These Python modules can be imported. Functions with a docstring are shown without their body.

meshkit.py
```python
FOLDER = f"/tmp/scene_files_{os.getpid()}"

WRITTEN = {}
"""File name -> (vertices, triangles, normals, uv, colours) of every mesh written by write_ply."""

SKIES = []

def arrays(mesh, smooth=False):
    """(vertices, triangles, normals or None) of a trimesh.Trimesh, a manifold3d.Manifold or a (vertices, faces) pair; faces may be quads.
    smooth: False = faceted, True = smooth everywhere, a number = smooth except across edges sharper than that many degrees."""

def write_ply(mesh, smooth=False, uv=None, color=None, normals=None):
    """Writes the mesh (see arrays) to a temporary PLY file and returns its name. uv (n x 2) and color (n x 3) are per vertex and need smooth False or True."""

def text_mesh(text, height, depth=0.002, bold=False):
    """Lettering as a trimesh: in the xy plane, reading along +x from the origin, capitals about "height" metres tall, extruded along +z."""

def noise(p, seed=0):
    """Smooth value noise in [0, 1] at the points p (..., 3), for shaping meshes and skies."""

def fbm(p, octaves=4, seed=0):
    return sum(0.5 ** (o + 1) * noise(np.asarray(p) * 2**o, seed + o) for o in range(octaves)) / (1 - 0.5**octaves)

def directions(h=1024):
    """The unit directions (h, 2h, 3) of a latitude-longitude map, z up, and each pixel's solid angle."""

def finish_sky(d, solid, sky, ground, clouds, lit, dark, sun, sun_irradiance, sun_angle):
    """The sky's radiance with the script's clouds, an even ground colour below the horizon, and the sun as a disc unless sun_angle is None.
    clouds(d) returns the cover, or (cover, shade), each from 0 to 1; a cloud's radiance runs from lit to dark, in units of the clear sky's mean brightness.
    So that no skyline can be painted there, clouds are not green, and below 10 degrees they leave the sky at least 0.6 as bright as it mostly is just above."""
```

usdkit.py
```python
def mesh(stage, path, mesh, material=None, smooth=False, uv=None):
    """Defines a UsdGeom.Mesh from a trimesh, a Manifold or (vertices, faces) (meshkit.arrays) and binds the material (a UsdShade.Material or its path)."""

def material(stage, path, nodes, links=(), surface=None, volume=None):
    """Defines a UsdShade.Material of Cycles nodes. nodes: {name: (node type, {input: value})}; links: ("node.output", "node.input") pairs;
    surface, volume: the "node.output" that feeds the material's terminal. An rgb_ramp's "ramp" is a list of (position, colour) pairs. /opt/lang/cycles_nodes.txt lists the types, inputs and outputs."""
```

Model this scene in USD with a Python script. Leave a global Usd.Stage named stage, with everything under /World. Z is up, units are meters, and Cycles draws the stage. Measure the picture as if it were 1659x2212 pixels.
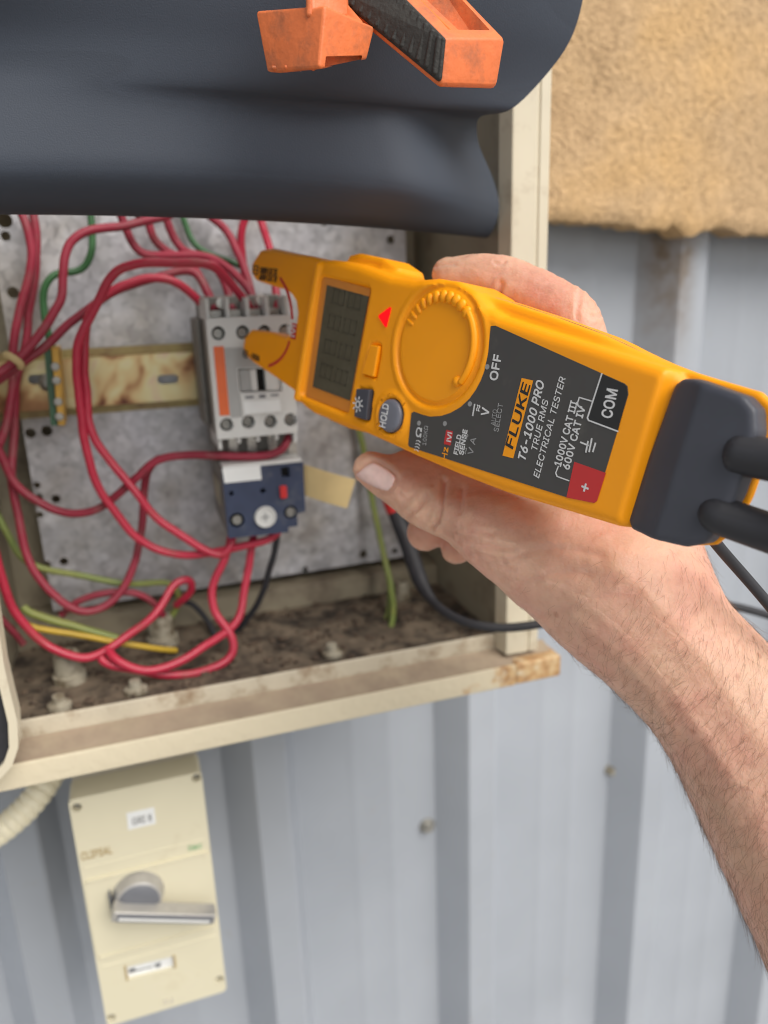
import math, random
import numpy as np, trimesh, manifold3d as m3, usdkit, meshkit
from scipy.interpolate import CubicSpline
from shapely.geometry import Polygon, Point
from shapely import affinity
from pxr import Usd, UsdGeom, UsdLux, UsdShade, Gf, Sdf, Vt

rng = np.random.default_rng(7)
random.seed(7)
stage = Usd.Stage.CreateInMemory()
UsdGeom.SetStageUpAxis(stage, 'Z')
UsdGeom.SetStageMetersPerUnit(stage, 1.0)
stage.SetDefaultPrim(UsdGeom.Xform.Define(stage, '/World').GetPrim())
UsdGeom.Scope.Define(stage, '/World/Looks')

# ------------------------------------------------------------------ camera, sky, sun, exposure
YAW, PITCH, ROLL = 18.0, 16.3, -2.0
EYE = np.array([0.0, 0.0, 1.5])
EXPOSURE = 1.18
SKY_STRENGTH = 0.074
SUN_INTENSITY, SUN_ANGLE = 0.44, 50.0
SUN_DIR = np.array([0.34, -0.62, 0.76])          # from the scene towards the sun
W, H, F = 1659.0, 2212.0, 1659.0                  # the units in which positions were surveyed


def cam_axes(yaw, pitch, roll):
    y, p, r = map(math.radians, (yaw, pitch, roll))
    f = np.array([math.sin(y) * math.cos(p), math.cos(y) * math.cos(p), -math.sin(p)])
    r0 = np.array([math.cos(y), -math.sin(y), 0])
    u0 = np.cross(r0, f)
    return np.array([r0 * math.cos(r) + u0 * math.sin(r), -r0 * math.sin(r) + u0 * math.cos(r), f])


R = cam_axes(YAW, PITCH, ROLL)
cam = UsdGeom.Camera.Define(stage, '/World/camera')
cm = np.eye(4)
cm[0, :3], cm[1, :3], cm[2, :3], cm[3, :3] = R[0], R[1], -R[2], EYE
cam.AddTransformOp().Set(Gf.Matrix4d(cm.tolist()))
FOCAL = 6.8
cam.CreateFocalLengthAttr(FOCAL)
cam.CreateHorizontalApertureAttr(FOCAL)           # horizontal view: 2 atan(1/2)
cam.CreateVerticalApertureAttr(FOCAL * 4 / 3)
cam.CreateClippingRangeAttr(Gf.Vec2f(0.02, 200))
cam.CreateFStopAttr(1.6)
cam.CreateFocusDistanceAttr(0.30)
cam.CreateExposureAttr(EXPOSURE)

SUN_DIR = SUN_DIR / np.linalg.norm(SUN_DIR)
sky_mat = usdkit.material(stage, '/World/Looks/sky_light', {
    'sky': ('sky_texture', {'sky_type': 'single_scattering', 'sun_disc': False, 'sun_elevation': math.asin(SUN_DIR[2]), 'sun_rotation': math.atan2(SUN_DIR[0], SUN_DIR[1])}),
    'grey': ('rgb_to_bw', {}),
    'tc': ('texture_coordinate', {}),
    'clouds': ('noise_texture', {'scale': 2.5, 'detail': 5.0, 'roughness': 0.55}),
    'cramp': ('rgb_ramp', {'ramp': [(0.0, (0.80, 0.81, 0.84)), (0.5, (1.1, 1.1, 1.1)), (1.0, (1.35, 1.34, 1.32))]}),
    'cloudlit': ('mix', {'mix_type': 'multiply', 'fac': 1.0}),
    'over': ('mix', {'mix_type': 'mix', 'fac': 0.80}),
    'bg': ('background_shader', {'strength': SKY_STRENGTH})},
    [('sky.color', 'grey.color'), ('tc.generated', 'clouds.vector'), ('clouds.fac', 'cramp.fac'), ('grey.val', 'cloudlit.color1'), ('cramp.color', 'cloudlit.color2'),
     ('sky.color', 'over.color1'), ('cloudlit.color', 'over.color2'), ('over.color', 'bg.color')], surface='bg.background')
dome = UsdLux.DomeLight.Define(stage, '/World/sky')
dome.CreateIntensityAttr(1.0)
UsdShade.MaterialBindingAPI.Apply(dome.GetPrim()).Bind(sky_mat)
dome.GetPrim().SetCustomDataByKey('kind', 'structure')
sun = UsdLux.DistantLight.Define(stage, '/World/sun')
sun.CreateIntensityAttr(SUN_INTENSITY)
sun.CreateAngleAttr(SUN_ANGLE)
sun.CreateColorAttr(Gf.Vec3f(1.0, 0.95, 0.88))
sun.CreateNormalizeAttr(True)
q = trimesh.geometry.align_vectors([0, 0, 1], SUN_DIR)
sun.AddTransformOp().Set(Gf.Matrix4d(q.T.tolist()))


def ray(px, py):
    return R[0] * (px - W / 2) / F + R[1] * (H / 2 - py) / F + R[2]


def at(px, py, y):
    """The point of the plane y metres in front of the eye, parallel to the wall, that is seen there."""
    d = ray(px, py)
    return EYE + d * (y / d[1])


def atz(px, py, z):
    return EYE + ray(px, py) * z


def proj(p):
    d = np.asarray(p) - EYE
    z = d @ R[2]
    return np.stack([W / 2 + F * (d @ R[0]) / z, H / 2 - F * (d @ R[1]) / z], -1)


# ------------------------------------------------------------------ materials
def mat(name, base, rough=0.5, var=0.12, scale=40.0, detail=4.0, second=None, bump=0.0, bscale=400.0, metallic=0.0, spec=0.5, coat=0.0, sss=0.0, vary_rough=0.08, dirt=None, dirt_scale=30.0, dirt_range=(0.55, 0.7)):
    """A principled surface whose colour drifts with noise; dirt: a second, patchy colour."""
    b = np.array(base, float)
    lo, hi = (b * (1 - var), np.minimum(b * (1 + var), 1)) if second is None else (b, np.array(second, float))
    n = {'tc': ('texture_coordinate', {}), 'n1': ('noise_texture', {'scale': scale, 'detail': detail, 'roughness': 0.6}),
         'cr': ('rgb_ramp', {'ramp': [(0.3, lo), (0.7, hi)]}),
         'rr': ('map_range', {'from_min': 0.3, 'from_max': 0.7, 'to_min': max(rough - vary_rough, 0.02), 'to_max': min(rough + vary_rough, 1)}),
         'p': ('principled_bsdf', {'metallic': metallic, 'specular_ior_level': spec, 'coat_weight': coat, 'coat_roughness': 0.25, 'subsurface_weight': sss})}
    l = [('tc.object', 'n1.vector'), ('n1.fac', 'cr.fac'), ('n1.fac', 'rr.value'), ('rr.result', 'p.roughness')]
    col = 'cr.color'
    if dirt is not None:
        n['nd'] = ('noise_texture', {'scale': dirt_scale, 'detail': 6.0, 'roughness': 0.65})
        n['dr'] = ('map_range', {'from_min': dirt_range[0], 'from_max': dirt_range[1], 'to_min': 0.0, 'to_max': 1.0, 'clamp': True})
        n['dm'] = ('mix', {'mix_type': 'mix', 'color2': dirt})
        l += [('tc.object', 'nd.vector'), ('nd.fac', 'dr.value'), ('dr.result', 'dm.fac'), (col, 'dm.color1')]
        col = 'dm.color'
    l.append((col, 'p.base_color'))
    if bump:
        n['nb'] = ('noise_texture', {'scale': bscale, 'detail': 3.0})
        n['b'] = ('bump', {'strength': 1.0, 'distance': bump})
        l += [('tc.object', 'nb.vector'), ('nb.fac', 'b.height'), ('b.normal', 'p.normal')]
    return usdkit.material(stage, '/World/Looks/' + name, n, l, surface='p.BSDF')


M = {}
M['concrete'] = mat('concrete', (0.25, 0.24, 0.22), 0.85, 0.2, 6, bump=0.002, bscale=60)
STX, STZ = at(1466, 560, 0.622)[0], at(1466, 600, 0.622)[2]
M['cladding'] = usdkit.material(stage, '/World/Looks/cladding', {
    'tc': ('texture_coordinate', {}), 'a': ('noise_texture', {'scale': 5.0, 'detail': 5.0}), 'b': ('noise_texture', {'scale': 55.0, 'detail': 6.0, 'roughness': 0.7}), 'sp': ('separate_xyz', {}),
    'ra': ('rgb_ramp', {'ramp': [(0.3, (0.315, 0.338, 0.375)), (0.7, (0.375, 0.40, 0.44))]}), 'rr': ('map_range', {'from_min': 0.3, 'from_max': 0.75, 'to_min': 0.36, 'to_max': 0.52}),
    'dd': ('map_range', {'from_min': 0.62, 'from_max': 0.80, 'to_min': 0.0, 'to_max': 0.55, 'clamp': True}), 'dm': ('mix', {'mix_type': 'mix', 'color2': (0.33, 0.32, 0.29)}),
    'x0': ('math', {'math_type': 'subtract', 'value2': float(STX)}), 'x1': ('math', {'math_type': 'absolute'}), 'x2': ('map_range', {'from_min': 0.010, 'from_max': 0.026, 'to_min': 1.0, 'to_max': 0.0, 'clamp': True}),
    'z1': ('map_range', {'from_min': float(STZ) - 0.10, 'from_max': float(STZ) + 0.02, 'to_min': 0.0, 'to_max': 1.0, 'clamp': True}), 'xz': ('math', {'math_type': 'multiply'}),
    'nz': ('map_range', {'from_min': 0.30, 'from_max': 0.62, 'to_min': 0.25, 'to_max': 1.0, 'clamp': True}), 'xn': ('math', {'math_type': 'multiply'}), 'sm': ('mix', {'mix_type': 'mix', 'color2': (0.17, 0.125, 0.085)}),
    'p': ('principled_bsdf', {'specular_ior_level': 0.5})},
    [('tc.object', 'a.vector'), ('tc.object', 'b.vector'), ('tc.object', 'sp.vector'), ('a.fac', 'ra.fac'), ('b.fac', 'rr.value'), ('b.fac', 'dd.value'), ('dd.result', 'dm.fac'), ('ra.color', 'dm.color1'),
     ('sp.x', 'x0.value1'), ('x0.value', 'x1.value1'), ('x1.value', 'x2.value'), ('sp.z', 'z1.value'), ('x2.result', 'xz.value1'), ('z1.result', 'xz.value2'), ('b.fac', 'nz.value'), ('xz.value', 'xn.value1'), ('nz.result', 'xn.value2'),
     ('dm.color', 'sm.color1'), ('xn.value', 'sm.fac'), ('sm.color', 'p.base_color'), ('rr.result', 'p.roughness')], surface='p.BSDF')
M['cream'] = mat('cream', (0.60, 0.54, 0.41), 0.42, 0.06, 14, dirt=(0.34, 0.255, 0.165), dirt_scale=42, dirt_range=(0.55, 0.88))
M['cream_dirty'] = mat('cream_dirty', (0.30, 0.23, 0.165), 0.75, 0.15, 30, dirt=(0.36, 0.29, 0.20), dirt_scale=45, dirt_range=(0.45, 0.7), bump=0.0004, bscale=300)
M['box_inside_shaded'] = mat('box_inside_shaded', (0.27, 0.235, 0.165), 0.55, 0.10, 18, dirt=(0.14, 0.105, 0.075), dirt_scale=24, dirt_range=(0.50, 0.72))  # the same cream, darkened in its colour for shade inside the box; dirty patches
M['floor_dirt'] = mat('floor_dirt', (0.15, 0.115, 0.08), 0.9, 0.4, 60, dirt=(0.03, 0.022, 0.016), dirt_scale=38, dirt_range=(0.46, 0.62), bump=0.001, bscale=220)
M['rust'] = mat('rust', (0.34, 0.15, 0.045), 0.8, 0.3, 120, second=(0.55, 0.33, 0.13), bump=0.0005, bscale=500)
M['wire_red'] = mat('wire_red', (0.46, 0.024, 0.055), 0.36, 0.12, 30, dirt=(0.36, 0.05, 0.055), dirt_scale=60)
M['wire_red_old'] = mat('wire_red_old', (0.27, 0.020, 0.042), 0.5, 0.25, 25, dirt=(0.24, 0.075, 0.075), dirt_scale=60, dirt_range=(0.5, 0.75))
M['wire_green'] = mat('wire_green', (0.03, 0.11, 0.035), 0.45, 0.25, 30)
M['wire_lime'] = mat('wire_lime', (0.16, 0.23, 0.06), 0.45, 0.3, 30, second=(0.27, 0.27, 0.07))
M['wire_yellow'] = mat('wire_yellow', (0.50, 0.33, 0.03), 0.45, 0.2, 30)
M['black_rubber'] = mat('black_rubber', (0.020, 0.020, 0.024), 0.6, 0.2, 60, bump=0.0001, bscale=900)
M['cap_rubber'] = mat('cap_rubber', (0.048, 0.051, 0.066), 0.5, 0.12, 40, bump=0.00008, bscale=2500, dirt=(0.10, 0.10, 0.10), dirt_scale=500, dirt_range=(0.70, 0.76))
M['yellow'] = mat('yellow', (0.93, 0.338, 0.003), 0.45, 0.03, 25, bump=0.00003, bscale=2500, spec=0.35, dirt=(0.50, 0.17, 0.008), dirt_scale=230, dirt_range=(0.71, 0.80))
M['yellow_clear'] = mat('yellow_clear', (0.62, 0.22, 0.03), 0.18, 0.05, 30, coat=0.6)
M['label_dark'] = mat('label_dark', (0.052, 0.049, 0.046), 0.5, 0.08, 50, dirt=(0.085, 0.08, 0.07), dirt_scale=90, dirt_range=(0.62, 0.9))
M['black_print'] = mat('black_print', (0.012, 0.012, 0.012), 0.5, 0.05)
M['white_print'] = mat('white_print', (0.62, 0.62, 0.62), 0.5, 0.05)
M['grey_print'] = mat('grey_print', (0.28, 0.28, 0.28), 0.5, 0.05)
M['red_print'] = mat('red_print', (0.52, 0.022, 0.022), 0.45, 0.05)
M['lcd'] = mat('lcd', (0.078, 0.070, 0.047), 0.22, 0.06, 80, spec=0.45)
M['lcd_segment'] = mat('lcd_segment', (0.056, 0.050, 0.034), 0.3, 0.05)
M['hold_grey'] = mat('hold_grey', (0.14, 0.145, 0.175), 0.45, 0.05)
M['white_plastic'] = mat('white_plastic', (0.60, 0.60, 0.58), 0.45, 0.05, 30, dirt=(0.42, 0.40, 0.36), dirt_scale=40, dirt_range=(0.6, 0.85))
M['grey_plastic'] = mat('grey_plastic', (0.36, 0.36, 0.35), 0.45, 0.06, 40)
M['side_grey'] = mat('side_grey', (0.20, 0.19, 0.17), 0.6, 0.15, 50, dirt=(0.12, 0.105, 0.09), dirt_scale=60)  # grimy grey; on the contactor it also holds the shade of its sides
M['navy'] = mat('navy', (0.030, 0.042, 0.085), 0.5, 0.15, 60, dirt=(0.07, 0.08, 0.11), dirt_scale=80)
M['orange_label'] = mat('orange_label', (0.70, 0.13, 0.03), 0.5, 0.06, 80)
M['hole_dark'] = mat('hole_dark', (0.02, 0.02, 0.02), 0.8, 0.1)  # black that stands in for the shade inside recessed holes
M['steel'] = mat('steel', (0.55, 0.54, 0.50), 0.35, 0.15, 200, metallic=0.9)
M['dull_steel'] = mat('dull_steel', (0.38, 0.37, 0.34), 0.45, 0.15, 200, metallic=0.7)
M['brass'] = mat('brass', (0.58, 0.34, 0.07), 0.45, 0.2, 120, metallic=0.5)
M['green_plastic'] = mat('green_plastic', (0.06, 0.14, 0.08), 0.5, 0.2, 60)
M['rust_end'] = usdkit.material(stage, '/World/Looks/rust_end', {
    'tc': ('texture_coordinate', {}), 'n': ('noise_texture', {'scale': 70.0, 'detail': 6.0, 'roughness': 0.65}), 'n2': ('noise_texture', {'scale': 160.0, 'detail': 4.0}), 'sp': ('separate_xyz', {}),
    'gx': ('map_range', {'from_min': 0.115, 'from_max': 0.190, 'to_min': -0.22, 'to_max': 0.30, 'clamp': True}), 'ad': ('math', {'math_type': 'add'}), 'st': ('map_range', {'from_min': 0.46, 'from_max': 0.60, 'to_min': 0.0, 'to_max': 1.0, 'clamp': True}),
    'rc': ('rgb_ramp', {'ramp': [(0.3, (0.30, 0.17, 0.085)), (0.45, (0.44, 0.26, 0.115)), (0.62, (0.54, 0.38, 0.20)), (0.75, (0.56, 0.46, 0.31))]}), 'm': ('mix', {'mix_type': 'mix', 'color1': (0.60, 0.53, 0.385)}), 'b': ('bump', {'strength': 1.0, 'distance': 0.0006}),
    'p': ('principled_bsdf', {'roughness': 0.65})},
    [('tc.object', 'n.vector'), ('tc.object', 'n2.vector'), ('tc.object', 'sp.vector'), ('sp.x', 'gx.value'), ('n.fac', 'ad.value1'), ('gx.result', 'ad.value2'), ('ad.value', 'st.value'), ('n2.fac', 'rc.fac'), ('st.result', 'm.fac'), ('rc.color', 'm.color2'), ('m.color', 'p.base_color'), ('n2.fac', 'b.height'), ('b.normal', 'p.normal')], surface='p.BSDF')
M['rail_edge_shaded'] = mat('rail_edge_shaded', (0.20, 0.13, 0.07), 0.5, 0.3, 60, second=(0.42, 0.36, 0.16), metallic=0.6)  # darker brown than the web: the shade on the flanges is painted in
M['cream_worn'] = mat('cream_worn', (0.52, 0.46, 0.35), 0.6, 0.1, 30, dirt=(0.24, 0.155, 0.085), dirt_scale=48, dirt_range=(0.47, 0.70), bump=0.0003, bscale=400)
M['card'] = mat('card', (0.56, 0.43, 0.21), 0.8, 0.07, 60)
M['sticker'] = mat('sticker', (0.40, 0.37, 0.28), 0.7, 0.1, 200)
M['paper'] = mat('paper', (0.74, 0.75, 0.74), 0.7, 0.03, 60)
M['switch_cream'] = mat('switch_cream', (0.66, 0.61, 0.45), 0.38, 0.04, 8, dirt=(0.50, 0.42, 0.27), dirt_scale=22, dirt_range=(0.62, 0.9))
M['switch_base'] = mat('switch_base', (0.62, 0.58, 0.50), 0.45, 0.05, 10)
M['switch_print'] = mat('switch_print', (0.42, 0.31, 0.14), 0.5, 0.05)
M['green_print'] = mat('green_print', (0.25, 0.48, 0.25), 0.5, 0.05)
M['lever_grey'] = mat('lever_grey', (0.42, 0.405, 0.38), 0.32, 0.06, 40, metallic=0.35)
M['lever_dark'] = mat('lever_dark', (0.13, 0.135, 0.15), 0.4, 0.1, 40)
M['conduit'] = mat('conduit', (0.76, 0.70, 0.52), 0.4, 0.05, 20)
M['mat_rubber'] = mat('mat_rubber', (0.043, 0.052, 0.070), 0.68, 0.06, 10, bump=0.00012, bscale=1600, spec=0.3, dirt=(0.13, 0.13, 0.13), dirt_scale=150, dirt_range=(0.735, 0.80))
M['clamp_orange'] = mat('clamp_orange', (0.70, 0.165, 0.045), 0.55, 0.08, 60, dirt=(0.36, 0.11, 0.045), dirt_scale=70, dirt_range=(0.50, 0.72), bump=0.0003, bscale=350)
M['clamp_inner'] = mat('clamp_inner', (0.78, 0.17, 0.02), 0.5, 0.06, 60)
M['clamp_grip'] = mat('clamp_grip', (0.022, 0.020, 0.017), 0.7, 0.3, 120, bump=0.0004, bscale=500)
M['debris'] = mat('debris', (0.13, 0.09, 0.06), 0.95, 0.5, 90, second=(0.04, 0.028, 0.02))
M['bead'] = mat('bead', (0.33, 0.30, 0.23), 0.6, 0.15, 60, dirt=(0.13, 0.10, 0.06), dirt_scale=80, dirt_range=(0.45, 0.62))
M['board'] = usdkit.material(stage, '/World/Looks/board', {
    'tc': ('texture_coordinate', {}), 'a': ('noise_texture', {'scale': 9.0, 'detail': 4.0, 'roughness': 0.6}),
    'f': ('noise_texture', {'scale': 95.0, 'detail': 5.0, 'roughness': 0.65, 'distortion': 2.2}), 'g': ('noise_texture', {'scale': 330.0, 'detail': 3.0}),
    'ra': ('rgb_ramp', {'ramp': [(0.3, (0.40, 0.262, 0.140)), (0.5, (0.53, 0.360, 0.200)), (0.75, (0.61, 0.39, 0.18))]}),
    'rf': ('rgb_ramp', {'ramp': [(0.28, (0.56, 0.53, 0.50)), (0.48, (1, 1, 1)), (0.72, (1.22, 1.24, 1.28))]}),
    'm': ('mix', {'mix_type': 'multiply', 'fac': 0.9}), 's': ('math', {'math_type': 'add'}),
    'b': ('bump', {'strength': 1.0, 'distance': 0.0022}), 'p': ('principled_bsdf', {'roughness': 0.85, 'specular_ior_level': 0.25})},
    [('tc.object', 'a.vector'), ('tc.object', 'f.vector'), ('tc.object', 'g.vector'), ('a.fac', 'ra.fac'), ('f.fac', 'rf.fac'), ('ra.color', 'm.color1'), ('rf.color', 'm.color2'), ('m.color', 'p.base_color'),
     ('f.fac', 's.value1'), ('g.fac', 's.value2'), ('s.value', 'b.height'), ('b.normal', 'p.normal')], surface='p.BSDF')
M['galvanised'] = usdkit.material(stage, '/World/Looks/galvanised', {
    'tc': ('texture_coordinate', {}), 'v': ('voronoi_texture', {'scale': 210.0, 'randomness': 1.0}), 'v2': ('voronoi_texture', {'scale': 95.0}), 'n': ('noise_texture', {'scale': 22.0, 'detail': 5.0}),
    'bw': ('rgb_to_bw', {}), 'bw2': ('rgb_to_bw', {}), 'ad': ('mix_float', {'fac': 0.4}), 'r': ('rgb_ramp', {'ramp': [(0.15, (0.38, 0.38, 0.395)), (0.5, (0.51, 0.51, 0.53)), (0.85, (0.64, 0.64, 0.66))]}),
    'st': ('rgb_ramp', {'ramp': [(0.35, (0.72, 0.68, 0.62)), (0.55, (1, 1, 1)), (0.8, (1.08, 1.08, 1.12))]}), 'm': ('mix', {'mix_type': 'multiply', 'fac': 1.0}),
    'rr': ('map_range', {'from_min': 0.0, 'from_max': 1.0, 'to_min': 0.36, 'to_max': 0.62}), 'p': ('principled_bsdf', {'metallic': 0.45})},
    [('tc.object', 'v.vector'), ('tc.object', 'v2.vector'), ('tc.object', 'n.vector'), ('v.color', 'bw.color'), ('v2.color', 'bw2.color'), ('bw.val', 'ad.a'), ('bw2.val', 'ad.b'), ('ad.result', 'r.fac'), ('n.fac', 'st.fac'),
     ('r.color', 'm.color1'), ('st.color', 'm.color2'), ('m.color', 'p.base_color'), ('ad.result', 'rr.value'), ('rr.result', 'p.roughness')], surface='p.BSDF')
M['rail_zinc'] = usdkit.material(stage, '/World/Looks/rail_zinc', {
    'tc': ('texture_coordinate', {}), 'n': ('noise_texture', {'scale': 30.0, 'detail': 2.0, 'distortion': 1.2}),
    'r': ('rgb_ramp', {'ramp': [(0.33, (0.13, 0.045, 0.028)), (0.43, (0.36, 0.19, 0.09)), (0.51, (0.58, 0.42, 0.21)), (0.62, (0.62, 0.56, 0.32)), (0.72, (0.60, 0.42, 0.32))]}),
    'p': ('principled_bsdf', {'metallic': 0.6, 'roughness': 0.3})},
    [('tc.object', 'n.vector'), ('n.fac', 'r.fac'), ('r.color', 'p.base_color')], surface='p.BSDF')
M['skin'] = usdkit.material(stage, '/World/Looks/skin', {
    'tc': ('texture_coordinate', {}), 'a': ('noise_texture', {'scale': 26.0, 'detail': 4.0, 'roughness': 0.6}), 'b': ('noise_texture', {'scale': 130.0, 'detail': 4.0, 'roughness': 0.7}),
    'ra': ('rgb_ramp', {'ramp': [(0.30, (0.56, 0.350, 0.240)), (0.50, (0.585, 0.335, 0.236)), (0.70, (0.565, 0.280, 0.205))]}),
    'rb': ('rgb_ramp', {'ramp': [(0.30, (0.90, 0.86, 0.84)), (0.5, (1, 1, 1)), (0.7, (1.05, 1.04, 1.04))]}), 'm': ('mix', {'mix_type': 'multiply', 'fac': 1.0}),
    'mv': ('voronoi_texture', {'scale': 62.0, 'randomness': 1.0}), 'mr': ('map_range', {'from_min': 0.05, 'from_max': 0.12, 'to_min': 0.55, 'to_max': 0.0, 'clamp': True}), 'mm': ('mix', {'mix_type': 'mix', 'color2': (0.40, 0.17, 0.11)}),
    'mp': ('mapping', {'scale': (1.0, 1.0, 1.0)}), 'v': ('voronoi_texture', {'scale': 620.0, 'feature': 'distance_to_edge'}), 'v2': ('noise_texture', {'scale': 420.0, 'detail': 4.0}), 'ad': ('math', {'math_type': 'multiply_add', 'value2': 0.55}),
    'bp': ('bump', {'strength': 0.7, 'distance': 0.00035}),
    'p': ('principled_bsdf', {'roughness': 0.5, 'specular_ior_level': 0.42, 'subsurface_weight': 0.35, 'subsurface_radius': (1.0, 0.35, 0.18), 'subsurface_scale': 0.0028})},
    [('tc.object', 'a.vector'), ('tc.object', 'b.vector'), ('tc.object', 'v.vector'), ('tc.object', 'v2.vector'), ('tc.object', 'mv.vector'), ('a.fac', 'ra.fac'), ('b.fac', 'rb.fac'), ('ra.color', 'm.color1'), ('rb.color', 'm.color2'), ('m.color', 'mm.color1'),
     ('mv.distance', 'mr.value'), ('mr.result', 'mm.fac'), ('mm.color', 'p.base_color'),
     ('v.distance', 'ad.value1'), ('v2.fac', 'ad.value3'), ('ad.value', 'bp.height'), ('bp.normal', 'p.normal')], surface='p.BSDF')
M['nail'] = mat('nail', (0.72, 0.47, 0.42), 0.27, 0.05, 200, sss=0.15)
M['nail_tip'] = mat('nail_tip', (0.68, 0.56, 0.44), 0.4, 0.05, 200)
M['hair'] = mat('hair', (0.16, 0.095, 0.055), 0.5, 0.3, 60)
M['lamp_red'] = usdkit.material(stage, '/World/Looks/lamp_red', {'e': ('emission', {'color': (1.0, 0.008, 0.012), 'strength': 0.55})}, surface='e.emission')


# ------------------------------------------------------------------ object helpers
USED, BASE = {}, {}


def unique(parent, name):
    k = USED.get((parent, name), -1) + 1
    USED[(parent, name)] = k
    return f'{parent}/{name}' + (f'_{k:03d}' if k else '')


def tag(p, **kw):
    for k, v in kw.items():
        if v:
            p.SetCustomDataByKey(k, v)
    return p


def thing(name, label, category, loc=(0, 0, 0), group=None):
    path = unique('/World', name)
    x = UsdGeom.Xform.Define(stage, path)
    x.AddTranslateOp().Set(Gf.Vec3d(*map(float, loc)))
    BASE[path] = np.array(loc, float)
    tag(x.GetPrim(), label=label, category=category, group=group)
    return path


def V(mesh):
    v, f, _ = meshkit.arrays(mesh)
    return np.asarray(v, float), np.asarray(f)


def obj(name, mesh, material, parent='/World', smooth=35, **data):
    path = unique(parent, name)
    root = '/'.join(parent.split('/')[:3])
    base = BASE.get(root, np.zeros(3))
    v, f = V(mesh)
    m = usdkit.mesh(stage, path, (v - base, f), M[material], smooth=smooth)
    tag(m.GetPrim(), **data)
    return path


def cat(ms):
    vs, fs, n = [], [], 0
    for m in ms:
        v, f = V(m)
        if f.shape[1] == 4:
            f = np.vstack([f[:, [0, 1, 2]], f[:, [0, 2, 3]]])
        vs.append(v)
        fs.append(f + n)
        n += len(v)
    return np.vstack(vs), np.vstack(fs)


SPH = m3.Manifold.sphere(1.0, 12)


def hull(points, r=0.001):
    """The convex hull of small balls at the points: a block with rounded edges."""
    return m3.Manifold.batch_hull([SPH.scale([r, r, r]).translate(list(map(float, p))) for p in points])


def rbox(x0, x1, y0, y1, z0, z1, r=0.001):
    return hull([(x, y, z) for x in (x0 + r, x1 - r) for y in (y0 + r, y1 - r) for z in (z0 + r, z1 - r)], r)


def spline(pts, n):
    p = np.array(pts, float)
    d = np.r_[0, np.cumsum(np.linalg.norm(np.diff(p, axis=0), axis=1) ** 0.7 + 1e-9)]
    return CubicSpline(d, p)(np.linspace(0, d[-1], n))


def tube(p, r, sides=12, caps=True):
    p = np.asarray(p, float)
    r = np.broadcast_to(np.asarray(r, float), (len(p),))
    t = np.gradient(p, axis=0)
    t /= np.linalg.norm(t, axis=1)[:, None] + 1e-12
    a = np.cross(t[0], [0.3, 0.2, 0.9])
    a /= np.linalg.norm(a)
    vs = []
    ang = np.arange(sides) * 2 * np.pi / sides
    for i in range(len(p)):
        a = a - t[i] * (a @ t[i])
        a /= np.linalg.norm(a)
        b = np.cross(t[i], a)
        vs.append(p[i] + r[i] * (np.cos(ang)[:, None] * a + np.sin(ang)[:, None] * b))
    v = np.vstack(vs)
    f = []
    for i in range(len(p) - 1):
        for j in range(sides):
            k = (j + 1) % sides
            A, B, C_, D_ = i * sides + j, i * sides + k, (i + 1) * sides + k, (i + 1) * sides + j
            f += [(A, B, C_), (A, C_, D_)]
    if caps:
        n = len(v)
        v = np.vstack([v, p[0], p[-1]])
        e = (len(p) - 1) * sides
        for j in range(sides):
            k = (j + 1) % sides
            f += [(n, k, j), (n + 1, e + j, e + k)]
    return v, np.array(f)


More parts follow.
